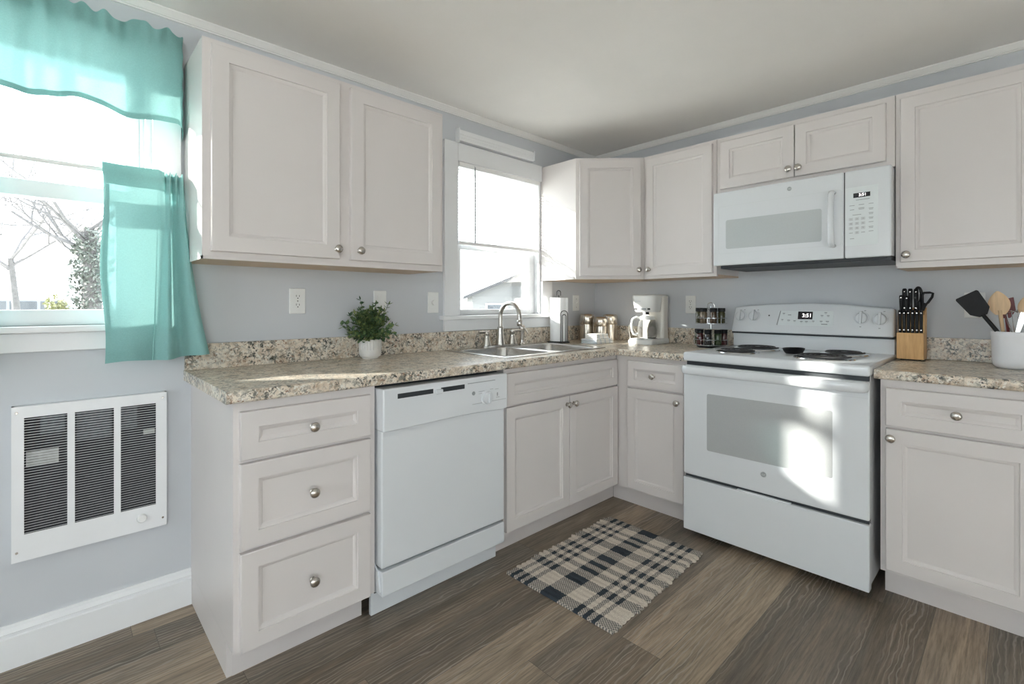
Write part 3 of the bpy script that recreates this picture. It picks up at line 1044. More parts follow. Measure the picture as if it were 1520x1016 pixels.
# ------------------------------------------------------------------ countertops
def counter(mb, xs, ys, keep, fronts, z0=CB, z1=CT):
    b = bmesh.new()
    vs = {}
    def V(x, y):
        k = (round(x, 4), round(y, 4))
        if k not in vs:
            vs[k] = b.verts.new((x, y, z1))
        return vs[k]
    fs = []
    for i in range(len(xs) - 1):
        for j in range(len(ys) - 1):
            if keep((xs[i] + xs[i + 1]) / 2, (ys[j] + ys[j + 1]) / 2):
                fs.append(b.faces.new((V(xs[i], ys[j]), V(xs[i + 1], ys[j]), V(xs[i + 1], ys[j + 1]), V(xs[i], ys[j + 1]))))
    r = bmesh.ops.extrude_face_region(b, geom=fs)
    nv = [g for g in r['geom'] if isinstance(g, bmesh.types.BMVert)]
    for v in nv:
        v.co.z = z0
    bmesh.ops.recalc_face_normals(b, faces=b.faces[:])
    ed = [e for e in b.edges if len(e.link_faces) == 2 and all(abs(v.co.z - z1) < 1e-5 for v in e.verts) and fronts(*e.verts) and abs(e.link_faces[0].normal.dot(e.link_faces[1].normal)) < .1]
    ed += [e for e in b.edges if len(e.link_faces) == 2 and all(abs(v.co.z - z0) < 1e-5 for v in e.verts) and fronts(*e.verts) and abs(e.link_faces[0].normal.dot(e.link_faces[1].normal)) < .1]
    bmesh.ops.bevel(b, geom=ed, offset=.009, segments=4, profile=.5, affect='EDGES')
    return mb.bm(b)


CF = -.645
SX0, SX1, SY0, SY1 = -1.45, -.64, -.565, -.045      # sink outline
t = Thing('countertop', 'speckled beige L-shaped laminate countertop around the sink', 'countertop', (-1.6, -.3, CB), group='speckled countertops')
xs = [-2.645, SX0 + .02, CF, SX1 - .02, 0]
xs = sorted(xs)
ys = sorted([0, SY1 - .02, SY0 + .02, CF, -1.062])
hole = lambda x, y: SX0 + .02 < x < SX1 - .02 and SY0 + .02 < y < SY1 - .02
keep = lambda x, y: (y > CF or x > CF) and not hole(x, y)
fr = lambda p, q: (abs(p.co.y - CF) < 1e-4 and abs(q.co.y - CF) < 1e-4 and max(p.co.x, q.co.x) < CF + 1e-3) or (abs(p.co.x - CF) < 1e-4 and abs(q.co.x - CF) < 1e-4 and max(p.co.y, q.co.y) < CF + 1e-3)
t.part('worktop', counter(MB(), xs, ys, keep, fr), 'granite')
def splash(label, x0, x1, rot):
    o = MB().box(x0, x1, -.02, -.0005, CT + .0003, 1.016, .002).build('backsplash', MT['granite'], None, ((x0 + x1) / 2, -.01, CT), 38)
    a = radians(rot)
    px, py = (x0 + x1) / 2, -.01
    o.location = (cos(a) * px - sin(a) * py, sin(a) * px + cos(a) * py, CT)
    o.rotation_euler = (0, 0, a)
    tag(o, label, 'backsplash', 'speckled backsplashes')
splash('long speckled backsplash strip under the sink window', -2.643, -.0005, 0)
splash('speckled backsplash strip behind the coffee maker and spice rack', .0205, 1.062, -90)
splash('speckled backsplash strip behind the knife block and crock', 1.846, 2.345, -90)

t = Thing('countertop', 'short speckled laminate countertop right of the stove', 'countertop', (2.1, -.3, CB), -90, group='speckled countertops')
t.part('worktop', counter(MB(), [1.846, 2.345], [CF, 0], lambda x, y: True, lambda p, q: abs(p.co.y - CF) < 1e-4 and abs(q.co.y - CF) < 1e-4), 'granite')

# ------------------------------------------------------------------ sink and taps
t = Thing('kitchen_sink', 'stainless double-bowl sink set into the counter below the small window', 'sink', (-1.045, -.3, CT))
def bowl(x0, x1, y0, y1, ox0, ox1, deep):
    n = 6
    rim = MB()
    zr = CT + .005
    rim.loft([rrect(ox0, ox1, SY0, SY1, .018, CT + .0005, n), rrect(ox0, ox1, SY0, SY1, .018, zr - .002, n), rrect(ox0 + .004, ox1 - .004, SY0 + .004, SY1 - .004, .016, zr, n),
              rrect(x0 - .006, x1 + .006, y0 - .006, y1 + .006, .06, zr, n), rrect(x0, x1, y0, y1, .056, zr - .004, n)], False, False)
    bw = MB()
    bw.loft([rrect(x0, x1, y0, y1, .056, zr - .004, n), rrect(x0 + .004, x1 - .004, y0 + .004, y1 - .004, .056, zr - .02, n),
             rrect(x0 + .012, x1 - .012, y0 + .012, y1 - .012, .056, CT - deep + .03, n), rrect(x0 + .03, x1 - .03, y0 + .03, y1 - .03, .05, CT - deep + .006, n),
             rrect(x0 + .06, x1 - .06, y0 + .06, y1 - .06, .04, CT - deep, n)], False, True)
    return rim, bw
mid = (SX0 + SX1) / 2
rims = MB()
bowls = []
for a in ((SX0 + .035, mid - .018, SX0, mid), (mid + .018, SX1 - .035, mid, SX1)):
    r_, b_ = bowl(a[0], a[1], SY0 + .045, SY1 - .075, a[2], a[3], .17)
    rims.raw(r_.v, r_.f)
    bowls.append((b_, (a[0] + a[1]) / 2))
t.part('rim', rims, 'steel')
for b_, bx in bowls:
    o = t.part('bowl', b_, 'steel', smooth=60)
    t.part('drain', MB().lathe([(.045, .001), (.043, .004), (.03, .002), (.012, .0015)], (bx, -.32, CT - .17), 20), 'chrome', o)

FX, FY = -1.055, -.085
t = Thing('faucet', 'brushed nickel gooseneck faucet with two lever handles behind the sink', 'faucet', (FX, FY, CT + .005))
z = CT + .005
t.part('deck_plate', MB().loft([rrect(FX - .140, FX + .140, FY - .027, FY + .027, .026, z, 6), rrect(FX - .140, FX + .140, FY - .027, FY + .027, .026, z + .008, 6), rrect(FX - .134, FX + .134, FY - .021, FY + .021, .02, z + .012, 6)]), 'nickel')
pts = [(FX, FY, z + .06)]
for k in range(6):
    pts.append((FX, FY, z + .08 + .018 * k))
R_ = .082
for k in range(0, 17):
    a = pi - k * (pi * .97) / 16
    pts.append((FX, FY - R_ - R_ * cos(a), z + .178 + R_ * sin(a)))
pts.append((FX, FY - 2 * R_ - .001, z + .15))
t.part('spout', MB().tube(pts, .0125, 14).lathe([(.031, 0), (.029, .015), (.022, .055), (.0185, .098), (.0185, .104), (.0135, .108), (.012, .112)], (FX, FY, z + .01), 20).lathe([(.013, 0), (.0155, .004), (.0155, .03), (.012, .034)], (FX, FY - 2 * R_ - .001, z + .128), 16), 'nickel', smooth=60)
for hx, sg in ((FX - .108, -1), (FX + .100, 1)):
    m = MB().lathe([(.028, 0), (.0265, .010), (.018, .045), (.0145, .066), (.017, .069), (.017, .080), (.011, .085)], (hx, FY, z + .01), 18)
    m.tube([(hx, FY, z + .087), (hx + sg * .02, FY - .002, z + .089), (hx + sg * .066, FY - .006, z + .091)], [.009, .0075, .0085], 10)
    t.part('handle', m, 'nickel', smooth=60)
t = Thing('side_sprayer', 'brushed nickel side sprayer standing right of the faucet', 'sprayer', (-.872, FY, CT + .005))
t.part('collar', MB().lathe([(.022, 0), (.02, .006), (.013, .012), (.012, .03)], (-.872, FY, z), 18), 'nickel')
m = MB().lathe([(.012, .028), (.0135, .05), (.016, .085), (.0195, .10), (.019, .116), (.010, .124)], (-.872, FY, z), 16)
m.tube([(-.872, FY - .004, z + .105), (-.872, FY - .03, z + .1), (-.869, FY - .05, z + .07)], [.006, .005, .004], 8)
t.part('spray_head', m, 'nickel', smooth=60)

# ------------------------------------------------------------------ dishwasher
t = Thing('dishwasher', 'white built-in dishwasher with a control dial between the base cabinets', 'dishwasher', (-1.84, -.3, 0))
t.part('tub', MB().box(-2.143, -1.53, -.585, -.02, .09, .868), 'appl_gap')
t.part('toe_panel', MB().box(-2.150, -1.525, -.572, -.555, .002, .115, .002), 'appl')
m = MB().box(-2.146, -1.539, -.648, -.585, .1, .193, .006)
m.prism([(-.585, .1), (-.585, .215), (-.625, .19), (-.64, .12)], 'X', -2.1515, -2.1455)
t.part('access_panel', m, 'appl')
dd = t.part('door', MB().box(-2.146, -1.539, -.646, -.585, .203, .745, .006, 3), 'appl')
poly = [(-2.149, .863), (-2.149, .706)]
for k in range(1, 20):
    s = k / 20
    poly.append((-2.149 + .613 * s, .706 - .004 * s + .012 * sin(pi * s) * (s ** .7)))
poly += [(-1.536, .708), (-1.536, .863)]
cpn = t.part('control_panel', MB().prism(poly, 'Y', -.664, -.59, .006, 3), 'appl')
y = -.664
for a, b in ((-2.091, -1.934), (-1.897, -1.779)):
    t.part('vent_slot', MB().box(a, b, y - .0006, y + .004, .823, .841, 0), 'appl_gap', cpn)  # solid dark boxes; the shade of the openings is their colour
t.part('latch', MB().box(-1.925, -1.893, y - .012, y, .819, .837, .004), 'appl', cpn)
t.part('vent_line', MB().box(-1.763, -1.61, y - .0006, y + .003, .8395, .8425), 'appl_grey', cpn)
g = t.part('logo_badge', MB().lathe([(.0085, 0), (.0085, .0007), (.0001, .0008)], (-1.731, y, .797), 24, 'Y'), 'appl_grey', cpn)
t.part('print_mark', MB().box(-1.738, -1.545, y - .0005, y, .7505, .752).box(-1.704, -1.672, y - .0005, y, .800, .8015).box(-1.704, -1.668, y - .0005, y, .791, .7922).box(-1.64, -1.622, y - .0005, y, .803, .8045).box(-1.612, -1.590, y - .0005, y, .800, .8015).box(-1.600, -1.594, y - .0005, y, .770, .785).box(-1.604, -1.585, y - .0005, y, .763, .765), 'appl_grey', cpn)
dm = MB().lathe([(.031, 0), (.031, .003), (.026, .004), (.024, .016), (.021, .018), (.0001, .018)], (-1.660, y, .771), 26, 'Y')
dm.box(-1.664, -1.656, y - .025, y - .015, .75, .792, .002)
t.part('dial', dm, 'appl', cpn)

# ------------------------------------------------------------------ stove
t = Thing('stove', 'white electric coil stove with backguard clock between the base cabinets', 'stove', (1.453, -.35, 0), -90)
XL, XR = 1.068, 1.840
t.part('stove_body', MB().box(XL + .004, XR - .004, -.645, -.03, .045, .89, .002), 'appl')
t.part('base_shade_fill', MB().box(XL + .03, XR - .03, -.62, -.06, .02, .05), 'appl_gap')  # dark box under the stove, its shade painted in
for lx in (XL + .05, XR - .05):
    for ly in (-.58, -.1):
        t.part('levelling_foot', MB().lathe([(.018, 0), (.018, .006), (.008, .01), (.008, .03)], (lx, ly, 0), 12), 'appl_gap')
ck = t.part('cooktop', MB().box(XL - .002, XR + .002, -.692, -.03, .886, .930, .010, 4), 'appl', smooth=60)
t.part('vent_gap', MB().box(XL + .006, XR - .006, -.664, -.64, .862, .888), 'appl_gap')  # dark filler; shade of the vent opening put into its colour
dr = t.part('oven_door', MB().box(XL, XR, -.690, -.648, .316, .866, .007, 3), 'appl')
t.part('door_trim_line', MB().box(XL + .003, XR - .003, -.6906, -.685, .800, .8015), 'appl_lite', dr)
# full-width handle
hp = [(XL + .008, -.69, .846), (XL + .010, -.712, .846), (XL + .022, -.728, .846), (XL + .05, -.734, .846)]
hp += [(XR - .05, -.734, .846), (XR - .022, -.728, .846), (XR - .010, -.712, .846), (XR - .008, -.69, .846)]
m = MB()
rings = []
for i, p in enumerate(hp):
    a = Vector(hp[max(0, i - 1)])
    b = Vector(hp[min(len(hp) - 1, i + 1)])
    d = (b - a).normalized()
    nrm = Vector((d.y, -d.x, 0))
    rings.append([Vector(p) + nrm * (.009 * cos(q)) + Vector((0, 0, .021 * sin(q))) for q in [2 * pi * k / 16 for k in range(16)]])
m.loft(rings)
t.part('oven_handle', m, 'appl', dr, smooth=60)
t.part('oven_window', MB().loft([rrect_xz(1.190, 1.716, .455, .733, .008, -.6905), rrect_xz(1.191, 1.715, .456, .732, .008, -.6912)], True, True), 'glass_frit', dr, label='grey patterned oven window')
def badge(par, x, y, z, r):
    b = t.part('logo_badge', MB().lathe([(r, 0), (r, .0008), (r * .9, .0012), (.0001, .0012)], (x, y, z), 28, 'Y'), 'appl_grey', par)
    t.part('logo_ring', MB().lathe([(r * .93, .0012), (r * .93, .0016), (r * .84, .0016), (r * .84, .0012)], (x, y, z), 28, 'Y', False, False), 'appl_lite', b)
    t.part('logo_lettering', text_mb('GE', x, y - .0012, z, r * 1.05, .0003, shear=.25), 'appl_lite', b)
    return b


t.part('logo_badge', MB().lathe([(.0125, 0), (.0125, .0012), (.0001, .0012)], (1.449, -.690, .403), 28, 'Y').raw(*(lambda q: (q.v, q.f))(MB())), 'appl_grey', dr)
t.part('logo_lettering', text_mb('GE', 1.449, -.6912, .403, .0125, .0003, shear=.25), 'appl_lite', dr)
t.part('logo_ring', MB().lathe([(.0118, .0012), (.0118, .0016), (.0107, .0016), (.0107, .0012)], (1.449, -.690, .403), 28, 'Y', False, False), 'appl_lite', dr)
dw = t.part('storage_drawer', MB().box(XL, XR, -.692, -.648, .036, .300, .005, 3), 'appl')
t.part('drawer_grip', MB().box(1.33, 1.56, -.688, -.672, .298, .306, .003), 'appl', dw)
t.part('drawer_gap', MB().box(XL + .004, XR - .004, -.672, -.64, .296, .318), 'appl_gap')  # dark filler strip, shade between door and drawer put into colour
# backguard
t.part('riser', MB().box(XL + .006, XR - .006, -.085, -.03, .925, 1.008, .004), 'appl')
t.part('riser_gap', MB().box(XL + .006, XR - .006, -.092, -.04, 1.003, 1.016), 'appl_gap')  # dark line below the backguard, seam shade given as colour
poly = [(XL + .004, 1.013), (XR - .004, 1.013), (XR - .008, 1.150)]
for k in range(1, 16):
    s = k / 16
    poly.append((XR - .008 + (XL - XR + .022) * s, 1.150 + .005 * s + .026 * sin(pi * s)))
poly.append((XL + .014, 1.155))
m = MB().prism(poly, 'Y', -.118, -.032, .010, 4)
m.v = [(a, b + (c - 1.013) * .28 * (1 if b < -.07 else 0), c) for a, b, c in m.v]
bgd = t.part('backguard', m, 'appl', smooth=60)
def tilt(mb, off=0.0):
    """lay parts drawn on plane y=0 onto the sloping backguard face"""
    mb.v = [(a, -.118 + b + (c - 1.013) * .28, c) for a, b, c in mb.v]
    return mb
for kx, kz in ((1.121, 1.106), (1.195, 1.107), (1.703, 1.104), (1.779, 1.099)):
    m = MB().lathe([(.031, 0), (.031, .004), (.027, .006), (.025, .018), (.022, .021), (.0001, .021)], (kx, 0, kz), 28, 'Y')
    m.box(kx - .0055, kx + .0055, -.034, -.004, kz - .026, kz + .034, .003)
    t.part('burner_knob', tilt(m), 'appl', bgd)
t.part('indicator_light', tilt(MB().lathe([(.004, 0), (.004, .001), (.0001, .001)], (1.274, 0, 1.109), 14, 'Y')), 'appl_gap', bgd)
m = MB()
m.loft([rrect_xz(1.322, 1.584, 1.058, 1.136, .006, 0), rrect_xz(1.322, 1.584, 1.058, 1.136, .006, -.0012), rrect_xz(1.323, 1.583, 1.059, 1.135, .006, -.0016)])
t.part('control_film', tilt(m), 'panel', bgd)
t.part('film_edge', tilt(MB().prism([(1.316, 1.058), (1.321, 1.058), (1.334, 1.136), (1.329, 1.136)], 'Y', -.0022, 0)), 'appl_grey', bgd)
t.part('clock_display', tilt(MB().box(1.420, 1.489, -.0024, 0, 1.092, 1.133)), 'display', bgd)
t.part('clock_digits', tilt(text_mb('3:51', 1.462, -.0026, 1.1115, .027, .0002)), 'digit', bgd, label='lit white clock digits')
m = MB()
for a, b, w in ((1.349, 1.122, .012), (1.378, 1.114, .016), (1.344, 1.088, .010), (1.376, 1.085, .014), (1.405, 1.083, .012), (1.438, 1.080, .012), (1.462, 1.080, .012), (1.494, 1.083, .010), (1.532, 1.113, .012), (1.560, 1.113, .012), (1.530, 1.083, .012), (1.558, 1.083, .014), (1.545, 1.068, .028), (1.548, 1.128, .012)):
    m = MB().box(a - w / 2, a + w / 2, -.0022, 0, b - .0022, b + .0022)
    if w < .015:
        m.box(a - w / 3, a + w / 3, -.0022, 0, b - .0065, b - .005)
    t.part('touch_button', tilt(m), 'appl_grey', bgd)
m = MB()
for a, b in ((1.139, 1.140), (1.213, 1.140), (1.716, 1.140), (1.793, 1.137), (1.700, 1.06), (1.777, 1.055)):
    t.part('knob_print', tilt(MB().box(a - .004, a + .004, -.0005, 0.0005, b - .002, b + .002)), 'appl_grey', bgd)
for bx_ in (XL + .018, XR - .02):
    t.part('backguard_bracket', MB().box(bx_ - .008, bx_ + .008, -.112, -.09, 1.004, 1.013), 'appl_gap', bgd)
# coil burners
def burner(bx, by, r):
    p = t.part('drip_pan', MB().lathe([(r + .018, .930), (r + .016, .9345), (r + .004, .9335), (r * .6, .9312), (.012, .931)], (bx, by, 0), 36), 'chrome', smooth=60)
    pts = []
    turns = 4.0
    n = int(turns * 26)
    for i in range(n + 1):
        s = i / n
        a = 2 * pi * turns * s
        rr = .022 + (r - .022) * s
        pts.append((bx + rr * cos(a), by + rr * sin(a), .9415))
    m = MB().tube(pts, .0046, 6)
    t.part('coil', m, 'coil', p, smooth=60)
    t.part('coil_medallion', MB().lathe([(.014, .938), (.014, .944), (.0001, .9445)], (bx, by, 0), 16), 'chrome', p)
burner(1.262, -.505, .082)
burner(1.268, -.245, .102)
burner(1.640, -.505, .102)
burner(1.662, -.245, .082)

t = Thing('spoon_rest', 'small black oval spoon rest on the stove between the burners', 'spoon rest', (1.475, -.355, .930), -90)
m = MB()
rings = []
for s, h in ((.055, 0), (.062, .004), (.072, .016), (.076, .024), (.072, .0235), (.064, .012), (.05, .006)):
    rings.append([(1.475 + s * cos(a) * .62, -.355 + s * sin(a) * .95, .9305 + h) for a in [2 * pi * k / 28 for k in range(28)]])
m.loft(rings)
t.part('dish', m, 'blackplastic', smooth=60)

# ------------------------------------------------------------------ microwave
t = Thing('microwave', 'white over-the-range microwave mounted above the stove', 'microwave', (1.48, -.2, 1.381), -90)
MX0, MX1, MZ0, MZ1 = 1.0925, 1.866, 1.381, 1.776
t.part('casing', MB().box(MX0 + .004, MX1 - .002, -.368, -.001, MZ0 + .004, MZ1, .003), 'appl')
t.part('vent_grille', MB().box(MX0 + .03, MX1 - .004, -.372, -.02, MZ0 - .016, MZ0 + .004).box(MX0 + .04, MX1 - .02, -.385, -.36, MZ0 - .006, MZ0 + .002), 'appl_gap')
md = t.part('door', MB().box(MX0, 1.6935, -.400, -.370, MZ0, MZ1, .007, 3), 'appl')
ring = MB()
o_, i_ = rrect_xz(1.122, 1.685, 1.443, 1.698, .012, -.4006), rrect_xz(1.1235, 1.6835, 1.4445, 1.6965, .011, -.4006)
ring.loft([o_, [(a, -.4010, c) for a, b, c in o_], [(a, -.4010, c) for a, b, c in i_], i_], False, False)
t.part('door_bezel_line', ring, 'appl_lite', md)
t.part('door_window', MB().loft([rrect_xz(1.161, 1.606, 1.468, 1.622, .010, -.3995), rrect_xz(1.161, 1.606, 1.468, 1.622, .010, -.4008)], True, True), 'mw_glass', md, label='grey patterned microwave window')
hz0, hz1 = 1.436, 1.692
m = MB()
pts = [(1.652, -.40, hz0 + .006), (1.652, -.425, hz0 + .004), (1.652, -.438, hz0 + .02)] + [(1.652, -.442 - .004 * sin(pi * k / 6), hz0 + .04 + (hz1 - hz0 - .08) * k / 6) for k in range(7)] + [(1.652, -.438, hz1 - .02), (1.652, -.425, hz1 - .004), (1.652, -.40, hz1 - .006)]
rings = []
for i, p in enumerate(pts):
    a, b = Vector(pts[max(0, i - 1)]), Vector(pts[min(len(pts) - 1, i + 1)])
    d = (b - a).normalized()
    nrm = Vector((0, d.z, -d.y))
    rings.append([Vector(p) + nrm * (.008 * cos(q)) + Vector((.0125 * sin(q), 0, 0)) for q in [2 * pi * k / 14 for k in range(14)]])
m.loft(rings)
t.part('door_handle', m, 'appl', md, smooth=60)
t.part('logo_badge', MB().lathe([(.0105, 0), (.0105, .0012), (.0001, .0012)], (1.469, -.400, 1.738), 28, 'Y'), 'appl_grey', md)
t.part('logo_ring', MB().lathe([(.0099, .0012), (.0099, .0016), (.009, .0016), (.009, .0012)], (1.469, -.400, 1.738), 28, 'Y', False, False), 'appl_lite', md)
t.part('logo_lettering', text_mb('GE', 1.469, -.4012, 1.738, .0105, .0003, shear=.25), 'appl_lite', md)
cp_ = t.part('control_panel', MB().box(1.6965, MX1, -.400, -.370, MZ0, MZ1, .007, 3), 'appl')
y = -.400
t.part('keypad_film', MB().box(1.699, 1.820, y - .0006, y, 1.437, 1.699), 'panel', cp_)
t.part('clock_display', MB().box(1.730, 1.792, y - .0014, y, 1.651, 1.671), 'display', cp_)
t.part('clock_digits', text_mb('3:51', 1.764, y - .0015, 1.661, .017, .0002), 'digit', cp_, label='lit white clock digits')
y2 = y - .0006
keys = '123456789'
for i in range(9):
    kx, kz = 1.721 + .0225 * (i % 3), 1.5555 - .0205 * (i // 3)
    k_ = t.part('key', MB().box(kx - .008, kx + .008, y2 - .0006, y2, kz - .0062, kz + .0062), 'appl_lite', cp_)
    t.part('key_numeral', text_mb(keys[i], kx, y2 - .0007, kz, .0105, .0001), 'appl_grey', cp_)
k_ = t.part('key', MB().box(1.7355, 1.7515, y2 - .0006, y2, 1.4878, 1.5002), 'appl_lite', cp_)
t.part('key_numeral', text_mb('0', 1.7435, y2 - .0007, 1.494, .0105, .0001), 'appl_grey', cp_)
m = MB()
for a, b, w in ((1.721, 1.494, .014), (1.766, 1.494, .014), (1.725, 1.468, .016), (1.765, 1.64, .05), (1.725, 1.617, .02), (1.725, 1.598, .016), (1.760, 1.618, .02), (1.760, 1.603, .022), (1.760, 1.598, .02), (1.743, 1.574, .032)):
    m.box(a - w / 2, a + w / 2, y2 - .0005, y2, b - .0011, b + .0011)
for k in range(7):
    m.box(1.7865, 1.8035, y2 - .0005, y2, 1.618 - .0203 * k - .0011, 1.618 - .0203 * k + .0011)
    if k in (1, 2, 3, 5):
        m.box(1.788, 1.802, y2 - .0005, y2, 1.613 - .0203 * k - .0011, 1.613 - .0203 * k + .0011)
t.part('keypad_print', m, 'appl_grey', cp_)
t.part('door_seam', MB().box(1.6935, 1.6965, -.392, -.37, MZ0 + .004, MZ1 - .002), 'appl_gap')


# ------------------------------------------------------------------ wall plates
def outlet(label, x, z, rot, kind, group):
    t = Thing('wall_outlet' if kind == 'duplex' else 'light_switch', label, 'outlet' if kind == 'duplex' else 'switch', (x, 0, z), rot, group)
    t.part('wall_plate', MB().loft([rrect_xz(x - .035, x + .035, z - .0575, z + .0575, .004, 0), rrect_xz(x - .035, x + .035, z - .0575, z + .0575, .004, -.003), rrect_xz(x - .032, x + .032, z - .0545, z + .0545, .004, -.0062)]), 'plastic')
    y = -.0062
    if kind == 'duplex':
        for dz in (-.0195, .0195):
            r = t.part('receptacle', MB().loft([rrect_xz(x - .0165, x + .0165, z + dz - .014, z + dz + .014, .009, y), rrect_xz(x - .0165, x + .0165, z + dz - .014, z + dz + .014, .009, y - .002)]), 'plastic')
            t.part('slot', MB().box(x - .0075, x - .0055, y - .0026, y, z + dz - .001, z + dz + .008).box(x + .0055, x + .0075, y - .0026, y, z + dz - .001, z + dz + .007).lathe([(.0025, 0), (.0025, .0026)], (x, y, z + dz - .007), 10, 'Y'), 'appl_gap', r)
        t.part('screw', MB().lathe([(.003, 0), (.0025, .001), (.0001, .001)], (x, y, z), 10, 'Y'), 'nickel')
    elif kind == 'toggle':
        t.part('toggle', MB().box(x - .006, x + .006, y - .001, y + .002, z - .013, z + .013, .001).prism([(y - .001, z - .006), (y - .001, z + .005), (y - .013, z + .011), (y - .014, z + .006)], 'X', x - .0045, x + .0045), 'plastic')
        for dz in (-.03, .03):
            t.part('screw', MB().lathe([(.003, 0), (.0025, .001), (.0001, .001)], (x, y, z + dz), 10, 'Y'), 'nickel')
    elif kind == 'dial':
        t.part('dimmer_knob', MB().lathe([(.015, 0), (.014, .012), (.012, .014), (.0001, .014)], (x, y, z), 20, 'Y'), 'plastic')
    else:
        t.part('rocker', MB().box(x - .0165, x + .0165, y - .003, y + .002, z - .033, z + .033, .0015), 'plastic')
    return t


outlet('white duplex outlet on the wall left of the potted plant', -2.215, 1.187, 0, 'duplex', 'wall plates')
outlet('white wall plate half hidden behind the potted plant', -1.807, 1.183, 0, 'rocker', 'wall plates')
outlet('white dimmer switch on the wall beside the sink window casing', -1.484, 1.182, 0, 'dial', 'wall plates')
outlet('white switch in the corner above the metal canisters', -.233, 1.181, 0, 'toggle', 'wall plates')
outlet('white duplex outlet between the coffee maker and the spice rack', .769, 1.170, -90, 'duplex', 'wall plates')
outlet('white duplex outlet partly behind the black turner', 2.106, 1.168, -90, 'duplex', 'wall plates')

# ------------------------------------------------------------------ wall heater
t = Thing('wall_heater', 'white louvred electric wall heater with a round thermostat knob', 'heater', (-2.907, 0, .342))
HX0, HX1, HZ0, HZ1 = -3.111, -2.703, .342, .842
cols = [(-3.082, -2.979), (-2.960, -2.857), (-2.838, -2.736)]
gz0, gz1 = .427, .804
m = MB()
hs = [(a, b, gz0, gz1) for a, b in cols]
wall_cells(m, HX0, HX1, HZ0, HZ1, hs, lambda b, p, q, r, s: b.box(p, q, -.030, -.027, r, s))
m.box(HX0, HX0 + .006, -.029, 0, HZ0, HZ1).box(HX1 - .006, HX1, -.029, 0, HZ0, HZ1).box(HX0, HX1, -.029, 0, HZ1 - .006, HZ1).box(HX0, HX1, -.029, 0, HZ0, HZ0 + .006)
t.part('cover', m, 'heaterwhite')
t.part('interior', MB().box(HX0 + .01, HX1 - .01, -.004, -.001, HZ0 + .02, HZ1 - .02), 'heaterdark')
t.part('heating_fins', MB().box(-3.045, -2.985, -.014, -.006, .74, .80).box(-2.955, -2.862, -.014, -.006, .70, .80).box(-2.835, -2.79, -.014, -.006, .72, .80), 'fins')
t.part('rating_sticker', MB().box(-3.078, -3.0, -.016, -.0145, .640, .690), 'sticker')
t.part('rating_sticker', MB().box(-2.772, -2.738, -.016, -.0145, .69, .708), 'sticker')
for a, b in cols:
    m = MB()
    n = 44
    for k in range(n):
        zz = gz0 + (gz1 - gz0) * (k + .5) / n
        m.raw([(a, -.029, zz - .0012), (b, -.029, zz - .0012), (b, -.0215, zz - .0034), (a, -.0215, zz - .0034),
               (a, -.029, zz - .0001), (b, -.029, zz - .0001), (b, -.0215, zz - .0026), (a, -.0215, zz - .0026)],
              [[0, 1, 2, 3], [4, 7, 6, 5], [0, 4, 5, 1], [2, 6, 7, 3]])
    t.part('louvre_grille', m, 'heaterwhite', smooth=0)
t.part('thermostat_knob', MB().lathe([(.015, 0), (.0145, .010), (.012, .013), (.0001, .0135)], (-2.778, -.030, .389), 22, 'Y'), 'plastic')
for a in (HX0 + .012, HX1 - .012):
    for b in (HZ0 + .03, HZ1 - .02):
        t.part('screw', MB().lathe([(.004, 0), (.003, .0015), (.0001, .0015)], (a, -.030, b), 12, 'Y'), 'nickel')

# ------------------------------------------------------------------ curtains
def valance():
    t = Thing('valance_curtain', 'teal gathered valance across the top of the left window', 'curtain', (-3.3, -.06, 1.835))
    XA, XB = -3.56, -2.652
    n, mrow = 200, 34
    def P(s, tt, off=0.0):
        x = XA + (XB - XA) * s
        ztop = 2.178 + .010 * sin(31 * s) * sin(17 * s + 1) + .010 * sin(84 * s + 2 * sin(19 * s))
        zbot = 1.842 + .010 * sin(20 * s + .4) - .006 * sin(9 * s) - (.05 * max(0, (s - .965) / .035) ** 1.4)
        z = ztop + (zbot - ztop) * tt
        g = math.exp(-((tt - .16) / .10) ** 2)            # the pinched rod pocket
        up = max(0, 1 - tt / .16)
        fold = .010 * sin(62 * s + 2 * sin(11 * s)) * (1 - .5 * tt) + .014 * sin(27 * s + 1.3 * sin(7 * s)) * (.35 + .65 * tt) + .004 * sin(150 * s) * (g + up)
        y = -.085 - .020 * tt + fold * (1 - .25 * g) - off
        if s > .955:                                          # return to the wall at the end
            k = (s - .955) / .045
            y = y * (1 - k ** 2.2) + (-.006) * k ** 2.2
            x = XA + (XB - XA) * (.955 + .045 * (1 - (1 - k) ** 2))
        return (x + .004 * sin(33 * tt + 90 * s) * .3, y, z)
    t.sheet('cloth', [[P(i / n, j / mrow) for j in range(mrow + 1)] for i in range(n + 1)], 'teal')
    t.sheet('rod_pocket', [[P(i / n, .19 * j / 8, .0022) for j in range(9)] for i in range(n + 1)], 'teal')
    t.sheet('hem', [[P(i / n, .945 + .057 * j / 3, .0022) for j in range(4)] for i in range(n + 1)], 'teal')
    return t


valance()


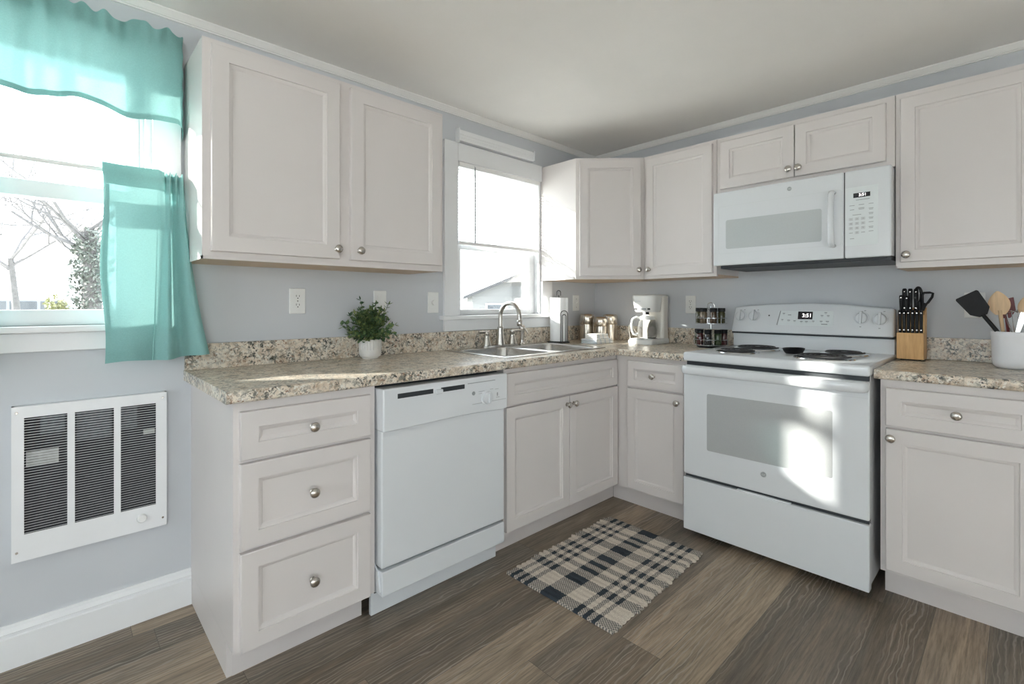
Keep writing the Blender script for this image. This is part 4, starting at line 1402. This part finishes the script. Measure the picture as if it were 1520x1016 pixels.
def tier():
    t = Thing('tier_curtain', 'short teal café curtain drawn to the right side of the left window', 'curtain', (-2.76, -.07, .97))
    n, mrow = 150, 48
    def P(a, tt, off=0.0):
        # a: across the cloth, tt: 0 top .. 1 hem
        xt = -2.893 + .175 * min(a / .55, 1) + .062 * max(0, (a - .55) / .45)
        xb = -2.887 + .150 * min(a / .55, 1) + .160 * max(0, (a - .55) / .45)
        k = tt ** 1.8
        x = xt * (1 - k) + xb * k
        ztop = 1.665 - .004 * sin(6 * a) - .014 * max(0, min(1, (a - .50) / .08)) + (.006 * sin(95 * a) if a > .55 else 0)
        z = ztop + (.968 + .010 * a + .004 * sin(8 * a) - ztop) * tt
        gath = max(0, min(1, (a - .5) / .12))
        y = -.072 - .010 * sin(pi * a / .55 * .9) * (1 - .3 * tt) * (1 - gath)
        y += gath * (.017 * sin(44 * a + .6) * math.exp(-tt * 5) + (.030 * sin(19.5 * a - 1.1) - .012) * (1 - math.exp(-tt * 4)))
        if a < .5:
            y += -.014 * tt * sin(pi * a / .5 + .4)
        x += .006 * sin(9 * tt) * math.exp(-a * 9)
        return (x, y - off, z)
    t.sheet('cloth', [[P(i / n, j / mrow) for j in range(mrow + 1)] for i in range(n + 1)], 'teal')
    t.sheet('rod_pocket', [[P(i / n, .105 * j / 5, .002) for j in range(6)] for i in range(n + 1)], 'teal')
    t.sheet('hem', [[P(i / n, .945 + .056 * j / 3, .002) for j in range(4)] for i in range(n + 1)], 'teal')
    t.sheet('side_hem', [[P(.055 * i / 4 - .002, .107 + .836 * j / 30, .002) for j in range(31)] for i in range(5)], 'teal')


tier()
t = Thing('tier_curtain', 'unseen short teal curtain added at the far left of the left window to shape the sunlight', 'curtain', (-3.32, -.07, .97))  # unseen panel, added to cut off the sun on the left
g = []
for i in range(91):
    a = i / 90
    r = []
    for j in range(25):
        tt = j / 24
        r.append((-3.50 + .34 * a, -.072 + .018 * sin(34 * a) * (.3 + .7 * tt) - .012, 1.655 + .006 * sin(80 * a) * (1 - tt) + (.972 - 1.655) * tt))
    g.append(r)
t.sheet('cloth', g, 'teal')
t = Thing('curtain_rod', 'thin white tension rod carrying the short teal curtain', 'curtain rod', (-3.3, -.05, 1.642))
t.part('rod', MB().tube([(-3.5, -.05, 1.642), (-2.675, -.05, 1.642)], .0075, 12).tube([(-2.675, -.05, 1.642), (-2.668, -.035, 1.642), (-2.668, -.0005, 1.642)], .0065, 10), 'plastic')
t.part('rod_bracket', MB().box(-2.676, -2.660, -.024, -.02, 1.625, 1.66, .001), 'plastic')

# ------------------------------------------------------------------ blind over the sink window
bx0, bx1 = WIN2[0] + .020, WIN2[1] - .020
t = Thing('window_blind', 'white mini blind lowered halfway over the sink window', 'blind', ((bx0 + bx1) / 2, .01, 1.525))
t.part('headrail', MB().box(bx0, bx1, -.010, .026, 1.976, 2.002, .002), 'blindwhite')
m = MB()
nz = 25
for k in range(nz):
    zz = 1.548 + (1.970 - 1.548) * k / (nz - 1)
    rows = []
    for q in range(4):
        w = (q / 3 - .5) * .025
        cr = .0016 * (1 - (2 * q / 3 - 1) ** 2)
        rows.append((.008 + w * .998, zz - w * .05 + cr))
    m.raw([(bx0 + .004, a, b) for a, b in rows] + [(bx1 - .004, a, b) for a, b in rows], [[i, i + 1, i + 5, i + 4] for i in range(3)])
t.part('slats', m, 'slat', smooth=80)
t.part('bottom_rail', MB().box(bx0 + .002, bx1 - .002, -.004, .020, 1.522, 1.542, .003), 'blindwhite')
m = MB()
for a in (bx0 + .10, bx1 - .10):
    m.tube([(a, -.007, 1.54), (a, -.007, 1.98)], .0009, 5)
t.part('ladder_cord', m, 'blindwhite')
t.part('tilt_wand', MB().tube([(-1.195, -.016, 1.985), (-1.195, -.017, 1.535)], .0042, 6).tube([(-1.195, -.011, 1.992), (-1.195, -.016, 1.985)], .002, 6), 'appl_grey')

t = Thing('blind_valance', 'white ribbed strip fixed to the wall above the sink window', 'valance', (-1.02, -.02, 2.112))
m = MB()
pr_ = [(0, 2.112), (-.034, 2.114), (-.036, 2.128), (-.0335, 2.130), (-.036, 2.132), (-.036, 2.145), (-.0335, 2.147), (-.036, 2.149), (-.036, 2.162), (-.0335, 2.164), (-.035, 2.176), (0, 2.179)]
m.prism(pr_, 'X', -1.325, -.712, .0008, 1)
t.part('ribbed_cover', m, 'trim')
t.part('end_bracket', MB().box(-1.330, -1.325, -.040, 0, 2.10, 2.185, .001), 'trim')
t.part('end_bracket', MB().box(-.712, -.707, -.040, 0, 2.12, 2.185, .001), 'trim')

# ------------------------------------------------------------------ rug
m = MB()
ca = [Vector((-1.587, -.712)), Vector((-.797, -.697)), Vector((-.807, -1.218)), Vector((-1.578, -1.250))]
nu, nv = 130, 40
rng = random.Random(4)
ph = [rng.uniform(-1, 1) for _ in range(60)]
def ruf(s, w):
    k = s * 26
    i = int(k)
    f = k - i
    h = ph[i % 60] * .5 + .75
    return h * (sin(pi * f) ** .7) * w
top, bot = [], []
for i in range(nu + 1):
    s = i / nu
    rt, rb = [], []
    for j in range(nv + 1):
        u = j / nv
        p = ca[0].lerp(ca[1], s).lerp(ca[3].lerp(ca[2], s), u)
        e0, e1 = max(0, 1 - u / .10), max(0, 1 - (1 - u) / .10)
        p.y += ruf(s, .012) * e0 - ruf(s + .37, .012) * e1
        z = .009 + .0022 * sin(2 * pi * s * 26) * .5 + .006 * ruf(s, 1) * e0 + .005 * ruf(s + .37, 1) * e1 + .0009 * sin(u * 2 * pi * 30)
        if j in (0, nv) or i in (0, nu):
            z *= .65
        rt.append((p.x, p.y, z))
        rb.append((p.x, p.y, .001))
    top.append(rt)
    bot.append(rb)
W_ = nv + 1
m.v = [p for r in top for p in r] + [p for r in bot for p in r]
o_ = (nu + 1) * W_
for i in range(nu):
    for j in range(nv):
        a, b, c, d = i * W_ + j, (i + 1) * W_ + j, (i + 1) * W_ + j + 1, i * W_ + j + 1
        m.f += [[a, b, c, d], [o_ + d, o_ + c, o_ + b, o_ + a]]
for i in range(nu):
    for j in (0, nv):
        a, b = i * W_ + j, (i + 1) * W_ + j
        m.f.append([a, b, o_ + b, o_ + a])
for j in range(nv):
    for i in (0, nu):
        a, b = i * W_ + j, i * W_ + j + 1
        m.f.append([a, b, o_ + b, o_ + a])
org = (-1.19, -.97, 0)
rg = m.build('rug', rugmat(-1.583 + 1.19, -.802 + 1.19, -.702 + .97, -1.236 + .97), None, org, smooth=60)
rg.location = org
tag(rg, 'navy and cream plaid woven rag rug on the plank floor before the sink', 'rug')

# ------------------------------------------------------------------ potted plant
PX, PY = -1.915, -.108
t = Thing('potted_plant', 'small bushy green plant in a ribbed pale pot on the counter', 'potted plant', (PX, PY, CT))
def rib(a, h):
    if .045 < h < .089:
        return 1 + .07 * (min(1, 1.6 * abs(sin(a * 11))) - 1)
    return 1.0
prof = [(.036, 0), (.039, .004), (.039, .007), (.047, .011), (.0515, .022), (.052, .042), (.0525, .046), (.0525, .060), (.0525, .075), (.0525, .088), (.0515, .092), (.048, .092), (.047, .075)]
t.part('pot', MB().lathe(prof, (PX, PY, CT), 132, cap1=False, fr=rib), 'potclay', smooth=25)
t.part('soil', MB().lathe([(.0475, .076), (.046, .080), (.0001, .082)], (PX, PY, CT), 24, cap0=False), 'soil')
rng = random.Random(21)
st, lf = MB(), MB()
def leaf(p, d, up, s):
    d = d.normalized()
    side = d.cross(up)
    if side.length < 1e-3:
        side = d.orthogonal()
    side.normalize()
    nn = side.cross(d).normalized()
    w = s * .33
    q = [p, p + d * s * .35 + side * w + nn * s * .05, p + d * s * .75 + side * w * .75 + nn * s * .03, p + d * s, p + d * s * .75 - side * w * .75 + nn * s * .03, p + d * s * .35 - side * w + nn * s * .05, p + d * s * .5 - nn * s * .05]
    lf.raw(q, [[0, 1, 6], [1, 2, 6], [2, 3, 6], [3, 4, 6], [4, 5, 6], [5, 0, 6]])
for k in range(64):
    a = rng.uniform(0, 2 * pi)
    tlt = rng.uniform(.05, 1.15)
    ln = rng.uniform(.10, .165) if tlt < .9 else rng.uniform(.08, .12)
    if k < 3:
        tlt, ln = rng.uniform(.12, .3), .205 - .012 * k
        a = (2.6, -.5, .2)[k]
    d = Vector((cos(a) * sin(tlt), sin(a) * sin(tlt), cos(tlt)))
    p = Vector((PX + cos(a) * .025 * rng.random(), PY + sin(a) * .025 * rng.random(), CT + .078))
    pts = [p.copy()]
    for i in range(10):
        d = (d + Vector((0, 0, .035 if tlt < .7 else -.02)) + Vector((rng.uniform(-.1, .1), rng.uniform(-.1, .1), rng.uniform(-.06, .06)))).normalized()
        p = p + d * ln / 10
        p.y = min(p.y, -.030)
        p.z = max(p.z, CT + .06)
        pts.append(p.copy())
        if i > 1:
            for sd_ in (0, 1):
                aa = rng.uniform(0, 2 * pi)
                o = d.orthogonal().normalized()
                o.rotate(Matrix.Rotation(aa + pi * sd_, 4, d).to_quaternion())
                ld = (o + d * rng.uniform(.3, .9)).normalized()
                tip = p + ld * .024
                if tip.y > -.006 or (tip.y > -.026 and tip.z < 1.02):
                    continue
                leaf(p, ld, Vector((0, 0, 1)), rng.uniform(.019, .031))
    leaf(p, d, Vector((1, 0, 0)), .022) if p.y < -.03 else None
    st.tube(pts, .0011, 4)
t.part('stems', st, 'stem')
t.part('foliage', lf, 'leaf', smooth=0)

# ------------------------------------------------------------------ paper towels
TX, TY = -.552, -.112
t = Thing('paper_towel_holder', 'black wire paper towel holder beside the sink', 'paper towel holder', (TX, TY, CT))
t.part('base', MB().lathe([(.074, 0), (.075, .003), (.072, .008), (.06, .011), (.0001, .011)], (TX, TY, CT), 32), 'blackiron')
arch = lambda w, h0, h1, n=14: [(-w, h0)] + [(-w * cos(pi * k / n), h1 - w + w * sin(pi * k / n)) for k in range(n + 1)] + [(w, h0)]
t.part('centre_post', MB().tube([(TX, TY, CT + .008), (TX, TY, CT + .322)], .004, 8).tube([(TX + a * .725, TY - a * .689, CT + b) for a, b in arch(.013, .315, .350)], .0028, 8), 'blackiron')
ox, oy = TX - .756 * .060 + .725 * .036, TY - .655 * .060 - .689 * .036
m = MB()
m.tube([(ox + a * .725, oy - a * .689, CT + b) for a, b in arch(.023, .006, .215)], .0027, 8)
m.tube([(ox + a * .725, oy - a * .689, CT + b) for a, b in arch(.012, .006, .19)], .0027, 8)
t.part('tension_arm', m, 'blackiron')
t = Thing('paper_towel_roll', 'roll of white paper towels standing on the black wire holder', 'paper towels', (TX, TY, CT + .012))
t.part('paper', MB().lathe([(.057, .0125), (.058, .014), (.058, .300), (.057, .3015), (.021, .3015), (.020, .298)], (TX, TY, CT), 40, cap1=False), 'paper')
sh = [[(TX + .0585 * cos(a), TY + .0585 * sin(a), CT + .014 + .286 * j / 6) for j in range(7)] for a in [-2.3 + .10 * k for k in range(9)]]
sh += [[(TX + (.0585 + .004 * k) * cos(-1.5 + .05 * k), TY + (.0585 + .004 * k) * sin(-1.5 + .05 * k), CT + .014 + .286 * j / 6) for j in range(7)] for k in range(1, 4)]
t.sheet('loose_sheet', sh, 'paper')
t.part('cardboard_core', MB().lathe([(.0205, .013), (.0205, .300), (.0185, .300), (.0185, .013)], (TX, TY, CT), 24, cap0=False, cap1=False), 'woodedge')

# ------------------------------------------------------------------ canisters
for cx, cy, h, lab in ((-.225, -.098, .190, 'metal canister at the back left of the corner group, nearest the window wall'), (-.222, -.214, .172, 'shortest metal canister, standing in front in the corner group'), (-.095, -.205, .188, 'metal canister at the right of the corner group, nearest the coffee maker')):
    t = Thing('canister', lab, 'canister', (cx, cy, CT), group='metal canisters in the corner')
    r = .0535
    t.part('canister_body', MB().lathe([(r * .95, 0), (r, .004), (r, h * .60), (r * .985, h * .605)], (cx, cy, CT), 40), 'canister')
    l_ = t.part('lid', MB().lathe([(r * .985, h * .605), (r * 1.01, h * .615), (r * 1.01, h * .84), (r * .98, h * .91), (r * .90, h * .965), (r * .76, h * .99), (.0001, h)], (cx, cy, CT), 40), 'canister', smooth=60)

# ------------------------------------------------------------------ folded dish towels
def towel(x0, x1, y0, y1, z0, label):
    cx, cy = (x0 + x1) / 2, (y0 + y1) / 2
    m = MB()
    for k in range(3):
        zz = z0 + .0105 * k
        m.box(x0 + .002 * k, x1 - .003 * k, y0 + .002 * ((k * 7) % 3), y1 - .002, zz, zz + .0103, .0048, 3)
    o = m.build('dish_towel', MT['towel'], None, (cx, cy, z0), smooth=60)
    o.location = (cx, cy, z0)
    return tag(o, label, 'towel', 'folded dish towels')
towel(-.485, -.30, -.375, -.245, CT, 'lower folded white dish towel with blue stripes by the canisters')
towel(-.465, -.325, -.36, -.262, CT + .0315, 'upper folded white dish towel resting on the other by the canisters')

# ------------------------------------------------------------------ coffee maker
KX, KF, KB = .560, -.282, -.045
t = Thing('coffee_maker', 'white drip coffee maker on the corner of the counter', 'coffee maker', (KX, -.16, CT), -90)
m = MB()
def kr(x0, x1, y0, y1, z, r=.02):
    return rrect(x0, x1, y0, y1, r, z, 6)
base = [kr(KX - .085, KX + .085, KF, KB, CT + .0), kr(KX - .088, KX + .088, KF - .003, KB, CT + .006), kr(KX - .088, KX + .088, KF - .003, KB, CT + .022), kr(KX - .082, KX + .082, KF + .012, KB, CT + .034)]
m.loft(base)
t.part('base', m, 'plastic', smooth=50)
t.part('water_tank', MB().loft([kr(KX - .080, KX + .080, -.125, KB, CT + .032), kr(KX - .078, KX + .078, -.120, KB, CT + .20), kr(KX - .080, KX + .080, -.130, KB, CT + .312, .018)]), 'cream', smooth=50)
hd = t.part('brew_head', MB().loft([kr(KX - .070, KX + .070, -.240, -.115, CT + .208, .04), kr(KX - .074, KX + .074, -.248, -.115, CT + .222, .042), kr(KX - .084, KX + .084, -.262, -.112, CT + .306, .045), kr(KX - .082, KX + .082, -.258, KB + .005, CT + .316, .04), kr(KX - .07, KX + .07, -.24, KB + .015, CT + .320, .04)]), 'plastic', smooth=50)
t.part('control_label', MB().box(KX - .020, KX + .030, -.252, -.2465, CT + .222, CT + .232), 'appl_grey', hd)
t.part('power_button', MB().box(KX + .040, KX + .055, -.2495, -.238, CT + .222, CT + .233), 'blackplastic', hd)
t.part('power_button', MB().box(KX - .056, KX - .034, -.2495, -.238, CT + .223, CT + .232), 'blackplastic', hd)
t.part('print_mark', MB().box(KX - .045, KX - .005, -.2595, -.257, CT + .276, CT + .279), 'appl_lite', hd)
t.part('drip_nozzle', MB().lathe([(.016, .196), (.012, .19), (.012, .209)], (KX, -.185, CT), 16), 'blackplastic')
t.part('warming_plate', MB().lathe([(.066, .033), (.066, .037), (.06, .038), (.0001, .038)], (KX, -.185, CT), 32), 'steel')
t.part('control_buttons', MB().loft([rrect(KX - .055, KX + .02, KF + .004, KF + .022, .004, CT + .0335, 3), rrect(KX - .055, KX + .02, KF + .004, KF + .022, .004, CT + .0355, 3)]), 'appl_grey')
pts = []
for k in range(26):
    a = k / 25
    pts.append((KX - .10 - .050 * sin(pi * a) - .012 * a, -.10 - .10 * a, CT + .010 + .105 * sin(pi * min(1, a * 1.05)) ** 1.0))
pts = [(KX - .08, -.07, CT + .03)] + pts
t.part('power_cord', MB().tube(pts, .0042, 8), 'cream')
t = Thing('coffee_carafe', 'glass coffee carafe with white handle on the coffee maker hot plate', 'carafe', (KX, -.185, CT + .0385), -90)
CZ = CT + .0385
t.part('glass_body', MB().lathe([(.052, 0), (.060, .004), (.0655, .03), (.066, .06), (.060, .095), (.050, .120), (.047, .130), (.0455, .130), (.0485, .119), (.0585, .094), (.0645, .06), (.064, .03), (.0585, .0055), (.0001, .003)], (KX, -.185, CZ), 40), 'carafe', smooth=60)
t.part('band', MB().lathe([(.0490, .119), (.0505, .119), (.0485, .131), (.047, .131)], (KX, -.185, CZ), 40, cap0=False, cap1=False), 'plastic')
t.part('lid', MB().lathe([(.047, .1305), (.046, .140), (.03, .146), (.0001, .147)], (KX, -.185, CZ), 32), 'plastic')
hdv = Vector((-.62, -.78))
hp = [(.048, .128), (.075, .134), (.098, .122), (.106, .09), (.103, .05), (.092, .026), (.074, .022), (.0655, .03)]
cv = []
for i in range(len(hp) - 1):
    for q in range(4):
        f = q / 4
        cv.append((hp[i][0] * (1 - f) + hp[i + 1][0] * f, hp[i][1] * (1 - f) + hp[i + 1][1] * f))
cv.append(hp[-1])
t.part('handle', MB().tube([(KX + hdv.x * a, -.185 + hdv.y * a, CZ + b) for a, b in cv], .0085, 10), 'plastic', smooth=60)

# ------------------------------------------------------------------ spice carousel
QX, QY, QR = -.142, -.964, .0955
t = Thing('spice_rack', 'two-tier chrome wire spice carousel left of the stove', 'spice rack', (QX, QY, CT))
m = MB()
ringp = lambda r, z, n=40: [(QX + r * cos(2 * pi * k / n), QY + r * sin(2 * pi * k / n), z) for k in range(n)]
t.part('turntable', MB().lathe([(.075, 0), (.08, .004), (.08, .010), (.0001, .012)], (QX, QY, CT), 36), 'blackplastic')
TIERS = ((.014, QR, 8), (.142, QR - .007, 7))
for tz, rr, nj in TIERS:
    f = MB()
    f.tube(ringp(rr, CT + tz + .034), .0018, 6, closed=True)
    f.tube(ringp(rr, CT + tz + .002), .0018, 6, closed=True)
    f.tube(ringp(.022, CT + tz + .002), .0018, 6, closed=True)
    for k in range(nj):
        a = 2 * pi * (k + .5) / nj + .2
        f.tube([(QX + .022 * cos(a), QY + .022 * sin(a), CT + tz + .002), (QX + rr * cos(a), QY + rr * sin(a), CT + tz + .002), (QX + rr * cos(a), QY + rr * sin(a), CT + tz + .034)], .0015, 6)
    t.part('tier_basket', f, 'chrome')
t.part('centre_post', MB().tube([(QX, QY, CT + .01), (QX, QY, CT + .245)], .005, 10), 'chrome')
t.part('carry_loop', MB().tube([(QX + (.022 * cos(a)) * .725, QY - .022 * cos(a) * .689, CT + .245 + .022 * sin(a)) for a in [2 * pi * k / 24 for k in range(24)]], .0022, 6, closed=True), 'chrome')
spice = {'green herb': (.03, .05, .02), 'brown spice': (.06, .035, .02), 'dark red spice': (.07, .02, .02), 'olive herb': (.06, .058, .025), 'black pepper': (.02, .019, .018), 'tan spice': (.12, .085, .05)}
for k, v in spice.items():
    MT[k] = plain('jar_of_' + k.replace(' ', '_'), v, .18, var=.25, nscale=180, coat=.5)
view = math.atan2(-2.249 - QY, -3.014 - QX)
kinds = list(spice)
ordw = ['leftmost', 'second from left', 'middle', 'second from right', 'rightmost']
for ti, (tz, rr, nj) in enumerate(TIERS):
    lst = []
    for k in range(nj):
        a = 2 * pi * k / nj + .2
        da = (a - view + pi) % (2 * pi) - pi
        if abs(da) < 2.0:
            lst.append((da, a))
    lst.sort()
    for i, (da, a) in enumerate(lst):
        jr = rr - .0235
        x, y, zb = QX + jr * cos(a), QY + jr * sin(a), CT + tz + .004
        kd = kinds[(i * 2 + ti * 3) % 6]
        pos = ordw[i] if len(lst) == 5 else ('leftmost', 'second from left', 'second from right', 'rightmost')[i] if len(lst) == 4 else 'one'
        jt = Thing('spice_jar', 'small %s jar, black lid, %s on the rack\'s %s tier' % (kd, pos, ('lower', 'upper')[ti]), 'spice jar', (x, y, zb), group='jars in the spice rack')
        jt.part('jar', MB().lathe([(.019, 0), (.0205, .003), (.0205, .060), (.0165, .068)], (x, y, zb), 18), kd, smooth=50)
        jt.part('lid', MB().lathe([(.0205, .068), (.021, .070), (.021, .088), (.0195, .090), (.0001, .090)], (x, y, zb), 18), 'blackplastic', smooth=50)

# ------------------------------------------------------------------ knife block and knives
BX0, BX1, BF, BB = 1.851, 1.948, -.168, -.06
t = Thing('knife_block', 'pale wooden knife block on the counter right of the stove', 'knife block', ((BX0 + BX1) / 2, -.11, CT), -90)
t.part('back_block', MB().prism([(-.134, CT + .006), (BB, CT + .006), (BB, 1.158), (-.134, 1.124)], 'X', BX0, BX1, .002), 'blockwood')
t.part('front_block', MB().box(BX0, BX1, BF, -.1345, CT + .006, 1.041, .002), 'blockwood')
t.part('foot', MB().box(BX0 + .012, BX1 - .012, BF + .012, BB - .01, CT, CT + .0065), 'rubber')
def knife(kx, ky, z0, z1, w, d, label, grp, name='kitchen_knife', fl=1.0, lean=0.0):
    k = Thing(name, label, 'knife', (kx, ky, z0), -90, group=grp)
    rings = []
    L = z1 - z0
    for s, a, b in ((0, .80, .8), (.04, .9, .95), (.3, .86, .85), (.62, .98, .95), (.88, 1.02, 1.05), (.97, .9, .9), (1, .6, .6)):
        zz = z0 + L * s
        rings.append([(p[0], p[1] + lean * s * L, zz) for p in rrect(kx - w / 2 * a, kx + w / 2 * a, ky - d / 2 * b * fl, ky + d / 2 * b, min(w, d) * .28, 0, 3)])
    h = k.part('handle', MB().loft(rings), 'blackplastic', smooth=50)
    rv = MB()
    for s in (.12, .86):
        zz = z0 + L * s
        rv.lathe([(.0030, -.001), (.0030, .0008), (.0001, .001)], (kx, ky - d / 2 * .97 * fl + lean * s * L, zz), 8, 'Y')
    k.part('rivet', rv, 'nickel', h)
    return k
ordn = ['first', 'second', 'third', 'fourth', 'fifth', 'sixth']
for i in range(6):
    knife(BX0 + .0105 + .0152 * i, -.151, 1.0412, 1.146, .0125, .017, '%s black-handled steak knife from the left in the low front row of the block' % ordn[i], 'steak knives in the block', 'steak_knife')
for i in range(3):
    knife(BX0 + .020 + .021 * i, -.094, 1.142, 1.247 - .001 * i, .0165, .024, 'large black-handled knife, %s from the left in the back row of the block' % ordn[i], 'large knives in the block')
knife(BX0 + .010, -.118, 1.129, 1.215, .0125, .015, 'small black-handled knife at the left end of the middle row of the block', 'large knives in the block', lean=-.05)
knife(BX0 + .031, -.118, 1.129, 1.212, .0125, .015, 'small black-handled knife, second in the middle row of the block', 'large knives in the block', lean=-.05)
t = Thing('kitchen_scissors', 'black kitchen scissors with loop handles at the right of the knife block', 'scissors', (1.932, -.096, 1.143), -90)
loop = lambda cx, cz, rx, rz, n=26: [(cx + rx * cos(2 * pi * k / n), -.096, cz + rz * sin(2 * pi * k / n)) for k in range(n)]
m = MB().tube([(1.926, -.096, 1.143), (1.925, -.096, 1.17), (1.924, -.096, 1.185)], [.008, .010, .009], 10)
m.tube(loop(1.921, 1.214, .0115, .036), .0062, 8, closed=True)
t.part('narrow_loop', m, 'blackplastic', smooth=60)
m = MB().tube([(1.936, -.1, 1.143), (1.941, -.1, 1.163), (1.949, -.1, 1.176)], [.007, .008, .007], 10)
m.tube([(1.940, -.1, 1.165), (1.956, -.1, 1.180), (1.970, -.1, 1.205), (1.973, -.1, 1.222), (1.962, -.1, 1.226), (1.942, -.1, 1.225), (1.936, -.1, 1.215), (1.936, -.1, 1.19)], .0052, 8, closed=True)
t.part('wide_loop', m, 'blackplastic', smooth=60)

# ------------------------------------------------------------------ utensil crock
UX, UY, UR = 2.243, -.205, .079
t = Thing('utensil_crock', 'white ceramic utensil crock on the counter at the right edge', 'crock', (UX, UY, CT), -90)
t.part('pot', MB().lathe([(.055, 0), (.066, .003), (.073, .012), (.0765, .03), (.078, .09), (.079, .128), (.0805, .131), (.0805, .146), (.079, .149), (.0755, .149), (.074, .145), (.072, .03), (.06, .012), (.0001, .01)], (UX, UY, CT), 56), 'ceramic', smooth=50)


def utensil(name, label, cat, foot, top):
    """parts are drawn upright (z up from 0, facing -Y) and laid along foot -> top"""
    t = Thing(name, label, cat, foot, -90, group='utensils in the crock')
    a, b = Vector(foot), Vector(top)
    d = (b - a).normalized()
    q = Vector((0, 0, 1)).rotation_difference(d)
    def P(nm, mb, mat, **k):
        mb.v = [tuple(a + q @ Vector(p)) for p in mb.v]
        return t.part(nm, mb, mat, **k)
    return P, (b - a).length


P, L = utensil('turner', 'black nylon turner leaning left out of the white crock', 'turner', (2.262, UY - .032, CT + .02), (2.121, UY - .05, 1.165))
P('handle', MB().tube([(0, 0, 0), (0, 0, L * .5), (0, 0, L - .04)], [.006, .0075, .007], 10), 'blackplastic', smooth=60)
P('blade', MB().prism([(-.013, L - .046), (.013, L - .046), (.034, L - .024), (.040, L + .050), (.036, L + .056), (-.036, L + .056), (-.040, L + .050), (-.034, L - .024)], 'Y', -.0025, .0025, .002), 'blackplastic')


def spoon_head(cz, w, h, slot=False):
    rings = []
    for k in range(13):
        s = k / 12
        ww = w * max(.10, sin(pi * (s * .86 + .12)) ** .8)
        zz = cz - h / 2 + h * s
        y0 = .004 + .004 * sin(pi * s)
        rings.append([(ww * cos(q), -y0 * sin(q) + .0035 * (1 if sin(q) > 0 else .3) * sin(pi * s), zz) for q in [2 * pi * j / 16 for j in range(16)]])
    return MB().loft(rings)


P, L = utensil('wooden_spoon', 'pale wooden spoon standing upright in the white crock', 'wooden spoon', (2.212, UY - .006, CT + .02), (2.188, UY - .015, 1.178))
P('handle', MB().tube([(0, 0, 0), (0, 0, L * .6), (0, 0, L - .03)], [.0055, .006, .007], 10), 'spoonwood', smooth=60)
P('bowl', spoon_head(L, .033, .096), 'spoonwood', smooth=60)
P, L = utensil('slotted_spoon', 'pale wooden slotted spoon at the right edge of the crock', 'wooden spoon', (2.272, UY + .0, CT + .02), (2.270, UY - .005, 1.165))
P('handle', MB().tube([(0, 0, 0), (0, 0, L - .02)], [.0055, .006], 10), 'spoonwood', smooth=60)
hd = P('bowl', spoon_head(L, .030, .09), 'spoonwood', smooth=60)
P('slot', MB().box(-.002, .002, -.0098, .0, L - .018, L + .022), 'soil', )
P, L = utensil('silicone_spatula', 'dark red silicone spatula behind the wooden spoon in the crock', 'spatula', (2.225, UY + .05, CT + .02), (2.205, UY + .05, 1.155))
P('handle', MB().tube([(0, 0, 0), (0, 0, L - .03)], .005, 8), 'redplastic')
P('blade', MB().prism([(-.012, L - .04), (.012, L - .04), (.030, L - .01), (.028, L + .045), (-.026, L + .03), (-.030, L - .01)], 'Y', -.004, .004, .002), 'redplastic')
P, L = utensil('whisk', 'steel wire whisk in the white crock beside the wooden spoon', 'whisk', (2.242, UY + .012, CT + .02), (2.232, UY + .012, 1.15))
P('handle', MB().tube([(0, 0, 0), (0, 0, .09)], .007, 10), 'steel')
m = MB()
for k in range(5):
    a = pi * k / 5
    m.tube([(.028 * sin(pi * s) ** .8 * cos(a) * (1 if s < .5 else 1), .028 * sin(pi * s) ** .8 * sin(a), .09 + (L - .09) * min(1, s * 2) ** .9) if s <= .5 else (-.028 * sin(pi * s) ** .8 * cos(a), -.028 * sin(pi * s) ** .8 * sin(a), .09 + (L - .09) * min(1, (1 - s) * 2) ** .9) for s in [j / 20 for j in range(21)]], .0011, 5)
P('wires', m, 'steel')
P, L = utensil('steel_spoon', 'shiny steel spoon handle leaning right in the crock', 'spoon', (2.215, UY - .06, CT + .03), (2.258, UY - .058, 1.14))
P('handle', MB().loft([rrect(-.006, .006, -.0015, .0015, .0012, z, 2) for z in (0, L * .5)] + [rrect(-.010, .010, -.002, .002, .0015, z, 2) for z in (L * .85, L)]), 'steel')
P, L = utensil('masher', 'black-handled utensil standing tallest in the crock', 'utensil', (2.275, UY + .04, CT + .02), (2.285, UY + .04, 1.235))
P('handle', MB().loft([rrect(-a, a, -a * .8, a * .8, a * .5, z, 3) for a, z in ((.007, 0), (.007, L * .5), (.011, L * .7), (.0125, L * .92), (.010, L))]), 'blackplastic', smooth=60)
